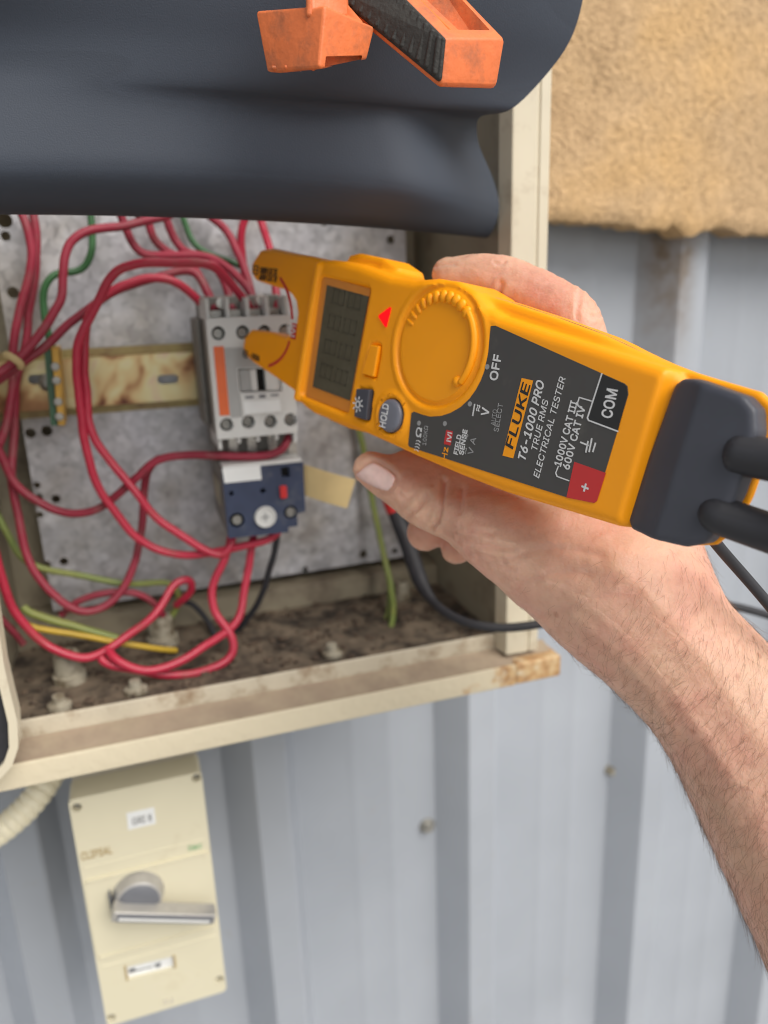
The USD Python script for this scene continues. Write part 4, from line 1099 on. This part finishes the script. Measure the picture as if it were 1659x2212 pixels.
# keys
obj('range_key', tmesh(hull([(u, v, w) for u, v in [tl(*z1(*p)) for p in ((834, 668), (876, 676), (846, 852), (784, 834))] for w in (-0.6, 2)], 0.8)), 'yellow', tst, smooth=40)
key = obj('light_key', tmesh(hull([(u, v, w) for u, v in [tl(*z1(*p)) for p in ((752, 944), (825, 948), (806, 1124), (740, 1104))] for w in (-1.4, 2)], 0.7)), 'cap_rubber', tst, smooth=40)
sc = tl(*z1(760, 1035))
rays = [tprism(Point(sc).buffer(2.0).difference(Point(sc).buffer(1.3)), -2.25, -2.0)]
for k in range(8):
    a = k * math.pi / 4
    d_ = np.array([math.cos(a), math.sin(a)])
    from shapely.geometry import LineString
    rays.append(tprism(LineString([sc + d_ * 2.9, sc + d_ * 3.9]).buffer(0.35), -2.25, -2.0))
obj('light_symbol', cat(rays), 'white_print', key)
hk = trimesh.creation.revolve(np.array([(0, 2.5), (6.2, 2.4), (7.6, 1.9), (8.3, 0.9), (8.4, -2), (0, -2)]), sections=48)
hv = np.array(hk.vertices)
holdp = obj('hold_key', (tw(hv[:, 0] + HC[0], hv[:, 1] + HC[1], -hv[:, 2]), np.array(hk.faces)[:, ::-1]), 'hold_grey', tst, smooth=40)
obj('warning_lamp', tprism(tpoly([z1(955, 415), z1(870, 478), z1(921, 555)]).buffer(-0.7).buffer(0.7), -0.5, 1.2), 'lamp_red', tst)

# dial with its scalloped grip
dk = trimesh.creation.revolve(np.array([(0, 0.2), (23.0, 0.2), (25.2, 0.0), (26.0, -1.0), (26.0, -4), (0, -4)]), sections=96)
dv = np.array(dk.vertices)
dialp = obj('dial', (tw(dv[:, 0] + DC[0], dv[:, 1] + DC[1], -dv[:, 2]), np.array(dk.faces)[:, ::-1]), 'yellow', tst, smooth=30)
bump = trimesh.creation.icosphere(3)
for k, (x, y, r) in enumerate([(352, 442, 1.2), (378, 400, 1.5), (408, 362, 1.7), (442, 330, 2.0), (480, 303, 2.3), (522, 285, 2.6), (566, 280, 2.9), (606, 292, 3.1), (640, 318, 3.2), (668, 354, 3.2), (694, 400, 3.1)]):
    c_ = tl(*z3(x, y))
    c_ = DC + (c_ - DC) * min(1, 22.8 / np.linalg.norm(c_ - DC))
    bv_ = np.array(bump.vertices)
    dirn = (c_ - DC) / np.linalg.norm(c_ - DC)
    tan = np.array([-dirn[1], dirn[0]])
    pu = c_[0] + bv_[:, 0] * 2.9 * dirn[0] + bv_[:, 1] * r * 0.80 * tan[0]
    pv = c_[1] + bv_[:, 0] * 2.9 * dirn[1] + bv_[:, 1] * r * 0.80 * tan[1]
    obj('grip_scallop', (tw(pu, pv, -0.2 + bv_[:, 2] * r * 0.62), np.array(bump.faces)), 'yellow', dialp, smooth=True)
ridge = []
for x, y in [(700, 402), (738, 455), (757, 520), (757, 590), (743, 655), (716, 715), (682, 765), (650, 795)]:
    c_ = tl(*z3(x, y))
    c_ = DC + (c_ - DC) * 23.4 / np.linalg.norm(c_ - DC)
    ridge.append((c_[0], c_[1], -0.1))
rp = spline(ridge, 40)
obj('pointer_ridge', tmesh(tube(rp, 1.7 + 0.3 * np.sin(np.linspace(0, math.pi, 40)), 14)), 'yellow', dialp, smooth=True)
pc = tl(*z3(636, 792))
bv_ = np.array(bump.vertices)
obj('pointer_bump', (tw(pc[0] + bv_[:, 0] * 2.6, pc[1] + bv_[:, 1] * 2.6, bv_[:, 2] * 2.2 + 0.2), np.array(bump.faces)), 'yellow', dialp, smooth=True)

# label with its printing
lpts = [z2(*p) for p in [(463, 96), (482, 94), (1040, 344), (1053, 356), (1056, 392), (955, 730), (920, 852), (908, 860), (790, 835), (180, 640), (112, 618), (106, 608), (120, 472), (130, 465), (165, 478), (200, 487), (248, 484), (290, 470), (332, 446), (370, 410), (398, 372), (420, 330), (436, 288), (445, 240), (452, 195), (457, 150)]]
label = obj('label', tprism(tpoly(lpts), -0.25, 0.8), 'label_dark', tst, smooth=20)
L0 = -0.45


def strip(points, width, material, name='print_line', w0=L0, parent=None):
    obj(name, tprism(LineString([tl(*p) for p in points]).buffer(width / 2, cap_style=2), w0, -0.2), material, parent or label, smooth=False)


def ttext(text, a, b, h, material, parent=None, w0=L0, bold=False, slant=0.0, name='lettering', base_w=-0.2):
    """Lettering on the tester from a to b along its baseline; h: height of the capitals in millimetres."""
    pa, pb = tl(*a), tl(*b)
    m = meshkit.text_mesh(text, h, 0.2, bold)
    v = np.array(m.vertices)
    e = (pb - pa) / np.linalg.norm(pb - pa)
    up = np.array([e[1], -e[0]])
    v[:, 0] = v[:, 0] * (np.linalg.norm(pb - pa) / v[:, 0].max()) + slant * v[:, 1]
    p2 = pa + v[:, :1] * e + v[:, 1:2] * up
    obj(name, (tw(p2[:, 0], p2[:, 1], w0 + 0.2 - v[:, 2]), np.array(m.faces)), material, parent or label, smooth=False)


obj('com_panel', tprism(tpoly([z2(*p) for p in [(944, 303), (1038, 346), (1050, 358), (1053, 392), (1012, 548), (884, 502)]]), -0.35, -0.2), 'black_print', label, smooth=False)
obj('plus_panel', tprism(tpoly([z2(*p) for p in [(824, 682), (960, 730), (922, 850), (910, 860), (790, 836)]]), -0.35, -0.2), 'red_print', label, smooth=False)
obj('name_panel', tprism(tpoly([z2(*p) for p in [(597, 320), (646, 331), (560, 667), (514, 655)]]), -0.35, -0.2), 'yellow', label, smooth=False)
ttext('FLUKE', z2(556, 636), z2(635, 352), 4.3, 'black_print', bold=True, slant=0.12)
ttext('T6-1000 PRO', z2(609, 686), z2(694, 340), 3.9, 'white_print', bold=True, slant=0.2)
ttext('TRUE RMS', z2(661, 641), z2(712, 420), 3.0, 'white_print', slant=0.15)
ttext('ELECTRICAL TESTER', z2(670, 757), z2(786, 322), 3.0, 'white_print', slant=0.15)
ttext('1000V CAT III', z2(764, 708), z2(838, 424), 3.2, 'white_print', bold=True)
ttext('600V CAT IV', z2(800, 722), z2(872, 446), 3.2, 'white_print', bold=True)
ttext('COM', z2(984, 500), z2(1012, 372), 4.6, 'white_print', bold=True)
ttext('OFF', z2(489, 337), z2(510, 222), 4.3, 'white_print', bold=True)
ttext('V', z2(452, 488), z2(458, 452), 4.2, 'white_print', bold=True)
ttext('AUTO', z2(482, 527), z2(492, 458), 2.5, 'grey_print')
ttext('SELECT', z2(495, 556), z2(516, 432), 2.6, 'grey_print')
ttext('100K\u03a9', z2(183, 614), z2(192, 528), 2.4, 'grey_print')
ttext('\u03a9', z2(160, 582), z2(166, 536), 3.6, 'white_print')
ttext('))))', z2(148, 640), z2(158, 592), 2.5, 'white_print')
ttext('Hz', z2(272, 678), z2(280, 622), 3.4, 'yellow')
ttext('FIELD', z2(320, 655), z2(336, 568), 2.6, 'white_print', bold=True)
ttext('SENSE', z2(344, 656), z2(362, 545), 2.6, 'white_print', bold=True)
ttext('V A', z2(384, 656), z2(400, 580), 3.0, 'grey_print')
ttext('~', z2(360, 655), z2(366, 625), 3.0, 'grey_print')
ttext('~', z2(366, 592), z2(372, 566), 3.0, 'grey_print')
ttext('\u2248', z2(416, 470), z2(421, 438), 3.6, 'white_print')
strip([z2(385, 484), z2(394, 432)], 0.6, 'white_print')
for p_, q_ in (((448, 272), 1.15), ((373, 432), 1.15), ((265, 517), 1.15), ((153, 515), 1.15)):
    obj('index_dot', tprism(Point(tl(*z2(*p_))).buffer(q_), L0, -0.2), 'grey_print', label, smooth=False)
logo = obj('field_emblem', tprism(tpoly([z2(*p) for p in [(272, 546), (298, 552), (288, 610), (262, 603)]]).buffer(-0.3).buffer(0.5), -0.35, -0.2), 'red_print', label, smooth=False)
ttext('iVi', z2(290, 600), z2(296, 556), 2.6, 'white_print', bold=True)
strip([z2(944, 300), z2(881, 492), z2(886, 503), z2(1014, 551)], 0.55, 'white_print')
strip([z2(858, 446), z2(840, 440), z2(838, 428), z2(846, 404), z2(900, 420)], 0.45, 'white_print')
strip([z2(756, 700), z2(744, 730), z2(750, 745), z2(802, 764)], 0.45, 'white_print')
for a_, b_ in ((((874, 642), (884, 592))), (((888, 640), (900, 580))), (((904, 640), (916, 600)))):
    strip([z2(*a_), z2(*b_)], 0.6, 'white_print')
strip([z2(850, 597), z2(886, 612)], 0.6, 'white_print')
strip([z2(856, 787), z2(886, 799)], 0.75, 'white_print')
strip([z2(866, 810), z2(875, 776)], 0.75, 'white_print', w0=-0.5)
ttext('HOLD', z1(935, 1188), z1(960, 1036), 4.4, 'white_print', holdp, w0=-2.75, bold=True)

# printing on the fork
WFK = 4.5


def fork_text(text, a, b, h):
    pa, pb = tl(*a, WFK), tl(*b, WFK)
    m = meshkit.text_mesh(text, h, 0.3, True)
    v = np.array(m.vertices)
    e = (pb - pa) / np.linalg.norm(pb - pa)
    up = np.array([e[1], -e[0]])
    v[:, 0] *= np.linalg.norm(pb - pa) / v[:, 0].max()
    p2 = pa + v[:, :1] * e + v[:, 1:2] * up
    obj('lettering', (tw(p2[:, 0], p2[:, 1], WFK - 0.2 + 0.3 - v[:, 2] - 0.1), np.array(m.faces)), 'black_print', tst, smooth=False)


fork_text('1000V CAT III', z1(124, 208), z1(232, 222), 3.6)
fork_text('600V CAT IV', z1(120, 250), z1(232, 266), 3.6)
fork_text('~200A', z1(58, 738), z1(122, 764), 3.4)
for c4 in ([(84, 158), (118, 162), (112, 222), (80, 214)], [(24, 688), (50, 700), (42, 746), (18, 732)]):
    sq = Polygon([tl(*z1(*p), WFK) for p in c4])
    sqb = sq.difference(sq.buffer(-0.9))
    cy = sq.centroid
    obj('fork_symbol', tprism(sqb.union(LineString([(cy.x - 3.2, cy.y), (cy.x + 3.2, cy.y)]).buffer(0.4)), WFK - 0.15, WFK + 0.2), 'black_print', tst, smooth=False)
arc1 = [tl(*z1(*p), WFK) for p in ((256, 243), (284, 292), (306, 350), (320, 415), (328, 490))]
arc2 = [tl(*z1(*p), WFK) for p in ((310, 642), (290, 695), (262, 738), (226, 770), (184, 790))]
for arc in (arc1, arc2):
    sm = spline(np.array(arc), 24)
    obj('red_arc', tprism(LineString(sm).buffer(0.95), WFK - 0.2, WFK + 0.3), 'red_print', tst, smooth=False)
fl_ = Polygon([tl(*z1(*p), WFK) for p in ((328, 520), (360, 528), (350, 628), (316, 618))]).buffer(-0.8).buffer(0.8)
obj('fork_emblem', tprism(fl_, WFK - 0.15, WFK + 0.3), 'red_print', tst, smooth=False)
pa, pb = tl(*z1(344, 615), WFK), tl(*z1(352, 536), WFK)
m_ = meshkit.text_mesh('iVi', 4.2, 0.3, True)
v_ = np.array(m_.vertices)
e_ = (pb - pa) / np.linalg.norm(pb - pa)
v_[:, 0] *= np.linalg.norm(pb - pa) / v_[:, 0].max()
p2_ = pa + v_[:, :1] * e_ + v_[:, 1:2] * np.array([e_[1], -e_[0]])
obj('lettering', (tw(p2_[:, 0], p2_[:, 1], WFK - 0.05 - v_[:, 2]), np.array(m_.faces)), 'white_print', tst, smooth=False)

# rubber end cap and the leads that leave it
capo = np.array([(118.0, -8.0), (121.0, -10.8), (127, -11.8), (145.5, -10.0), (150.5, -6.8), (153.4, 0.5), (153.4, 22), (151.4, 35.5), (148.4, 42), (142.5, 45.6), (128, 47.8), (118, 48.2), (115.4, 45.4), (115.8, 20)])
DCp = poly_sdf(capo, U2[290:], V2[290:])[0].reshape(U2[290:].shape)
ku = gu[290:]
ctop = 3.4 - 5.4 * np.clip((ku - 117) / 14, 0, 1)
c_, hh = (ctop + 9.4) / 2, (9.4 - ctop) / 2
q1, q2 = DCp[:, :, None] + 2.0, np.abs(gw[None, None, :] - c_[:, None, None]) - hh[:, None, None] + 2.0
SC = np.minimum(np.maximum(q1, q2), 0) + np.hypot(np.maximum(q1, 0), np.maximum(q2, 0)) - 2.0
kv, kf = surface_nets(SC.astype(np.float32), np.array([ku[0], gvv[0], gw[0]]), h_)
km = trimesh.Trimesh(kv, kf, process=False)
if km.volume < 0:
    km.faces = km.faces[:, ::-1]
trimesh.smoothing.filter_taubin(km, lamb=0.5, nu=0.52, iterations=8)
obj('end_cap', tmesh((np.array(km.vertices), np.array(km.faces))), 'cap_rubber', tst, smooth=True)
for (a, b, c4, rr) in (((1596, 980), (1660, 993), (1800, 1018), 45), ((1556, 1114), (1650, 1147), (1800, 1196), 43)):
    pa = atz(*a, 0.2475 if rr == 43 else 0.2420)
    pb = atz(*b, 0.2400 if rr == 43 else 0.2360)
    pc = atz(*c4, 0.222)
    p_ = spline([pa + (pa - pb) * 0.45, pa, pb, pc, pc + (pc - pb) * 0.8], 48)
    rad = rr * 0.243 / F * np.r_[0.42, 0.62, 0.76, 0.86, 0.93, 0.97, np.ones(30), np.linspace(1, 0.7, 12)]
    obj('strain_relief', tube(p_, rad, 24), 'black_rubber', tst, smooth=60)
lead = spline([atz(1530, 1150, .285), atz(1556, 1185, .292), atz(1604, 1240, .30), atz(1662, 1308, .305), atz(1760, 1440, .31), atz(1850, 1620, .315)], 60)
obj('test_lead', tube(lead, 0.0022, 14), 'black_rubber', tst, smooth=60)
pl = spline([at(*p) for p in [(838, 1060, .512), (850, 1092, .507), (868, 1140, .50), (886, 1190, .487), (904, 1245, .470), (930, 1292, .452), (968, 1326, .435), (1020, 1348, .420), (1090, 1356, .410), (1170, 1347, .402), (1280, 1325, .398), (1420, 1306, .398), (1540, 1304, .398), (1604, 1314, .396), (1662, 1330, .394), (1800, 1372, .39)]], 160)
pr_ = np.interp(np.linspace(0, 1, 160), [0, 0.05, 0.055, 0.20, 0.26, 1], [0.0062, 0.0062, 0.0062, 0.0056, 0.0030, 0.0029])
probe = thing('test_probe', 'black test probe with a red collar hanging at the right of the gear plate', 'test probe', pl[8])
obj('collar', tube(pl[:9], 0.0066, 20), 'red_print', probe, smooth=60)
obj('probe_handle', tube(pl[8:42], pr_[8:42], 20), 'black_rubber', probe, smooth=60)
obj('cable', tube(pl[41:], pr_[41:], 16), 'black_rubber', probe, smooth=60)

# ------------------------------------------------------------------ the person's left hand and forearm, as one smooth skin
def cp_(px, py, z):
    return np.array([(px - W / 2) / F, (py - H / 2) / F, 1.0]) * z


chains = {  # (x, y, distance, half width in survey units)
    'thumb': [(800, 1012, .388, 37), (838, 1032, .385, 46), (880, 1058, .380, 52), (920, 1084, .374, 56), (960, 1104, .368, 56), (1010, 1124, .360, 64), (1075, 1150, .350, 78)],
    'thenar': [(1075, 1150, .350, 78), (1130, 1180, .345, 100), (1195, 1215, .342, 120), (1270, 1250, .340, 135), (1335, 1285, .338, 140)],
    'web': [(880, 1004, .388, 34), (940, 1030, .380, 42), (1010, 1062, .370, 50), (1100, 1105, .358, 62)],
    'heel': [(1405, 1130, .342, 95), (1415, 1200, .342, 100), (1420, 1260, .340, 108)],
    'palm': [(1195, 1180, .346, 90), (1290, 1060, .345, 85), (1340, 960, .345, 75), (1330, 880, .345, 66)],
    'palm_ulnar': [(1410, 1130, .350, 85), (1450, 1020, .352, 70), (1400, 930, .356, 60)],
    'index': [(972, 594, .366, 39), (1010, 598, .362, 46), (1075, 606, .355, 53), (1140, 632, .347, 56), (1205, 662, .338, 56), (1246, 696, .332, 52), (1268, 770, .334, 54), (1310, 870, .342, 60)],
    'middle': [(918, 1150, .412, 39), (950, 1130, .412, 40), (1030, 1060, .412, 40), (1120, 960, .400, 42), (1180, 870, .385, 44), (1260, 840, .365, 46), (1340, 890, .350, 50)],
    'ring': [(988, 1182, .408, 32), (1015, 1162, .408, 34), (1100, 1080, .408, 36), (1190, 990, .400, 38), (1260, 920, .385, 40), (1330, 920, .368, 42), (1380, 960, .356, 46)],
    'forearm': [(1340, 1282, .338, 158), (1395, 1345, .337, 155), (1455, 1405, .336, 153), (1540, 1495, .334, 156), (1640, 1635, .332, 172), (1735, 1815, .330, 184), (1850, 2040, .328, 194), (1990, 2320, .326, 205)],
}
hg = 0.00115
lo_, hi_ = np.array([-0.022, -0.128, 0.272]), np.array([0.262, 0.262, 0.440])
dims = np.ceil((hi_ - lo_) / hg).astype(int)
B = np.full(dims, 0.02, np.float32)


def blend(prims, k):
    """Smoothly joins one chain of cones to the body."""
    m_ = max(max(p[1], p[3]) for p in prims) + 0.014
    ends = np.array([q for p in prims for q in (p[0], p[2])])
    i0 = np.maximum(((ends.min(0) - m_ - lo_) / hg).astype(int), 0)
    i1 = np.minimum(((ends.max(0) + m_ - lo_) / hg).astype(int) + 1, dims)
    sl = tuple(slice(*x) for x in zip(i0, i1))
    D = np.full(i1 - i0, 0.02, np.float32)
    for a, ra, b, rb in prims:
        mm = max(ra, rb) + 0.014
        j0 = np.maximum(((np.minimum(a, b) - mm - lo_) / hg).astype(int), i0)
        j1 = np.minimum(((np.maximum(a, b) + mm - lo_) / hg).astype(int) + 1, i1)
        if (j1 <= j0).any():
            continue
        g = [lo_[q] + hg * np.arange(j0[q], j1[q]) for q in range(3)]
        X, Y, Z = (g[0][:, None, None] - a[0]), (g[1][None, :, None] - a[1]), (g[2][None, None, :] - a[2])
        e = b - a
        t = np.clip((X * e[0] + Y * e[1] + Z * e[2]) / (e @ e), 0, 1)
        d = np.sqrt((X - t * e[0]) ** 2 + (Y - t * e[1]) ** 2 + (Z - t * e[2]) ** 2) - (ra + (rb - ra) * t)
        loc = tuple(slice(p - o, q - o) for p, q, o in zip(j0, j1, i0))
        D[loc] = np.minimum(D[loc], d.astype(np.float32))
    B[sl] = smin(B[sl], D, k)


KB = {'thumb': .004, 'thenar': .010, 'heel': .012, 'web': .006, 'palm': .008, 'palm_ulnar': .008, 'index': .003, 'middle': .003, 'ring': .003, 'forearm': .012}
for name_, c4 in chains.items():
    c4 = np.array(c4, float)
    P4 = np.array([np.r_[cp_(*r[:3]), r[3] * r[2] / F] for r in c4])
    m_ = (len(P4) - 1) * 4 + 1
    Q = CubicSpline(np.arange(len(P4)), P4)(np.linspace(0, len(P4) - 1, m_)) if len(P4) > 2 else P4
    blend([(Q[i, :3], Q[i, 3], Q[i + 1, :3], Q[i + 1, 3]) for i in range(len(Q) - 1)], KB[name_])
# knuckle of the thumb
blend([(cp_(918, 1112, .367), 0.0062, cp_(930, 1110, .366), 0.0062)], .004)
bv3, bf3 = surface_nets(B, lo_, hg)
bm = trimesh.Trimesh(bv3, bf3, process=False)
if bm.volume < 0:
    bm.faces = bm.faces[:, ::-1]
comp = bm.split(only_watertight=False)
bm = max(comp, key=lambda m: len(m.faces))
trimesh.smoothing.filter_taubin(bm, lamb=0.5, nu=0.52, iterations=12)
vv = np.array(bm.vertices)
nn_ = np.array(bm.vertex_normals)
sx_, sy_ = W / 2 + F * vv[:, 0] / vv[:, 2], H / 2 + F * vv[:, 1] / vv[:, 2]
facing = np.clip(-(nn_ * vv).sum(1) / np.linalg.norm(vv, axis=1), 0, 1)
disp = 0.00035 * (meshkit.fbm(vv * 190, 3, 4) - 0.5) * 2 + 0.0007 * (meshkit.fbm(vv * 60, 3, 9) - 0.5) * 2
S2 = np.stack([sx_, sy_], -1)


def crease(points, depth, width):
    """A skin fold along a line: a groove with a soft raised edge."""
    global disp
    p = spline([(x, y, 0) for x, y in points], 30)[:, :2]
    best = np.full(len(S2), 1e9)
    for a, b in zip(p[:-1], p[1:]):
        e = b - a
        t = np.clip(((S2 - a) @ e) / (e @ e), 0, 1)
        best = np.minimum(best, np.linalg.norm(S2 - a - t[:, None] * e, axis=1))
    depth = depth * 1.45 if depth > 0 else depth
    disp -= depth * np.exp(-(best / width) ** 2) * (facing > 0.05) * (sy_ < 1700)
    disp += depth * 0.35 * np.exp(-((best - 2.4 * width) / (1.6 * width)) ** 2) * (facing > 0.05)


def zh(x, y):
    return 760 + .2187 * x, 967.7 + .2187 * y


for pts_, dd, ww in [([zh(570, 655), zh(640, 590), zh(700, 520), zh(740, 460)], .0009, 5), ([zh(800, 790), zh(850, 700), zh(880, 580), zh(905, 430), zh(912, 330)], .0011, 5),
                     ([zh(640, 620), zh(700, 560), zh(760, 500)], .0005, 4), ([zh(470, 450), zh(540, 500), zh(600, 470)], .0004, 4), ([zh(1060, 640), zh(1075, 520), zh(1085, 400)], .0005, 6),
                     ([zh(860, 740), zh(1000, 790), zh(1200, 830), zh(1400, 850)], .0004, 5), ([zh(880, 800), zh(1050, 860), zh(1250, 900)], .0004, 5), ([zh(1080, 900), zh(1300, 960), zh(1600, 990)], .0005, 6),
                     ([zh(1150, 1000), zh(1300, 1060), zh(1500, 1120)], .0004, 5), ([zh(1250, 1100), zh(1400, 1150), zh(1600, 1200)], .0004, 5),
                     ([(1258, 620), (1252, 640), (1248, 664), (1246, 690)], .0005, 4), ([(1300, 650), (1290, 660), (1278, 664)], .0004, 3), ([(1306, 676), (1292, 684), (1276, 684)], .0004, 3),
                     ([(1083, 612), (1078, 635), (1076, 655)], .0007, 5), ([(940, 575), (960, 570), (985, 571)], .0004, 3), ([(1068, 566), (1078, 570), (1090, 566)], .0004, 3),
                     ([(1090, 1210), (1150, 1190), (1230, 1185), (1300, 1200)], .0004, 8), ([(1120, 1260), (1190, 1240), (1270, 1240)], .0004, 8), ([(1160, 1330), (1260, 1300), (1380, 1280)], .0003, 8)]:
    crease(pts_, dd, ww)
crease([zh(22, 268), zh(120, 180), zh(215, 130), zh(350, 200), zh(436, 280), zh(436, 335), zh(405, 400), zh(350, 440), zh(260, 416)], .0006, 4)
# tendons and veins under the skin of wrist and forearm
for pts_, dd, ww in [([(1180, 1250), (1300, 1330), (1420, 1450), (1560, 1640), (1680, 1860)], -.0012, 26), ([(1330, 1230), (1440, 1330), (1540, 1460), (1640, 1600)], -.0009, 22), ([(1240, 1330), (1360, 1440), (1460, 1580)], -.0007, 14)]:
    crease(pts_, dd, ww)
vv = vv + nn_ * disp[:, None]
me = thing('person', "left hand and hairy bare forearm holding the yellow tester", 'person', EYE + cp_(1340, 1290, .338) @ CAMTOW)
world_v = EYE + vv @ CAMTOW
obj('skin', (world_v, np.array(bm.faces)), 'skin', me, smooth=True)
skin_tm = trimesh.Trimesh(vv, bm.faces, process=False)
sn = np.array(skin_tm.vertex_normals)


def lie_on_skin(poly_xy, lift, step=1.6):
    """A thin patch that follows the skin where the outline (survey units) falls on it: for the nail."""
    poly = Polygon(poly_xy)
    vis = facing > 0.1
    from scipy.spatial import cKDTree
    cand = vis & (sx_ > poly.bounds[0] - 12) & (sx_ < poly.bounds[2] + 12) & (sy_ > poly.bounds[1] - 12) & (sy_ < poly.bounds[3] + 12)
    zfront = vv[cand][:, 2]
    tree = cKDTree(S2[cand])
    xs_, ys_ = np.arange(poly.bounds[0], poly.bounds[2] + step, step), np.arange(poly.bounds[1], poly.bounds[3] + step, step)
    ids, out = {}, []
    for i, x in enumerate(xs_):
        for j, y in enumerate(ys_):
            d = poly.exterior.distance(Point(x, y)) * (1 if poly.contains(Point(x, y)) else -1)
            if d < -0.2:
                continue
            dist, k = tree.query((x, y), k=6)
            w_ = 1 / (dist + 0.3)
            zc = (zfront[k] * w_).sum() / w_.sum()
            ids[i, j] = len(out)
            edge_ = min(1.0, max(0, d) / 4.0)
            out.append(cp_(x, y, zc - lift * (0.15 + 0.85 * edge_ ** 0.6)))
    f = []
    for (i, j), a in ids.items():
        b, c, d = ids.get((i + 1, j)), ids.get((i + 1, j + 1)), ids.get((i, j + 1))
        if b is not None and c is not None and d is not None:
            f += [(a, c, b), (a, d, c)]
    o = np.array(out)
    m = max(trimesh.Trimesh(o, f, process=False).split(only_watertight=False), key=lambda k: len(k.faces))
    trimesh.smoothing.filter_laplacian(m, iterations=8, volume_constraint=False)
    return EYE + np.array(m.vertices) @ CAMTOW, np.array(m.faces)


nail = [zh(22, 268), zh(60, 230), zh(120, 180), zh(170, 148), zh(215, 136), zh(270, 158), zh(350, 205), zh(415, 255), zh(436, 285), zh(432, 330), zh(405, 395), zh(365, 432), zh(335, 432), zh(260, 412), zh(170, 374), zh(90, 326)]
np_ = obj('thumbnail', lie_on_skin(nail, 0.0016), 'nail', me, smooth=True)

# hair on wrist and forearm
fc = skin_tm.triangles_center
fa = skin_tm.area_faces
fn = skin_tm.face_normals
px_, py_ = W / 2 + F * fc[:, 0] / fc[:, 2], H / 2 + F * fc[:, 1] / fc[:, 2]
axis = cp_(1735, 1815, .330) - cp_(1340, 1280, .338)
axis /= np.linalg.norm(axis)
along = (px_ - 1100) * 0.60 + (py_ - 1200) * 0.80
dens = fa * np.clip((along - 60) / 420, 0.02, 1) * ((px_ > 1080) & (py_ > 1180)) * (fn[:, 2] < 0.45)
dens /= dens.sum()
N = 6500
pick = rng.choice(len(fc), N, p=dens)
pts3, counts, widths = [], [], []
side_ = np.cross(axis, [0, 0, 1.0])
for f_ in pick:
    nrm_ = fn[f_]
    flow = meshkit.noise(fc[f_][None] * 34 + 5)[0]
    d_ = 0.35 * axis + side_ * (0.75 + 0.9 * (flow - 0.5)) * -1 + rng.normal(0, 0.22, 3)
    d_ -= nrm_ * (d_ @ nrm_)
    d_ /= np.linalg.norm(d_)
    L_ = rng.uniform(0.005, 0.0135) * (0.55 + 0.45 * min(1, max(0, along[f_] / 600)))
    cur = rng.normal(0, 0.35, 3)
    lift0 = rng.uniform(0.10, 0.35)
    p0 = fc[f_]
    for t in np.linspace(0, 1, 5):
        pts3.append(EYE + (p0 + d_ * L_ * t + nrm_ * (lift0 * L_ * (t - 0.45 * t * t) + 0.0001) + cur * L_ * 0.3 * t * t) @ CAMTOW)
        widths.append(0.000065 * (1 - 0.75 * t))
    counts.append(5)
hp = unique(me, 'arm_hair')
hc = UsdGeom.BasisCurves.Define(stage, hp)
hc.CreateTypeAttr('linear')
hc.CreatePointsAttr(Vt.Vec3fArray.FromNumpy((np.array(pts3) - BASE[me]).astype(np.float32)))
hc.CreateCurveVertexCountsAttr(Vt.IntArray(counts))
hc.CreateWidthsAttr(Vt.FloatArray([float(x) for x in widths]))
hc.SetWidthsInterpolation('vertex')
UsdShade.MaterialBindingAPI.Apply(hc.GetPrim()).Bind(M['hair'])
tag(hc.GetPrim(), kind='stuff')
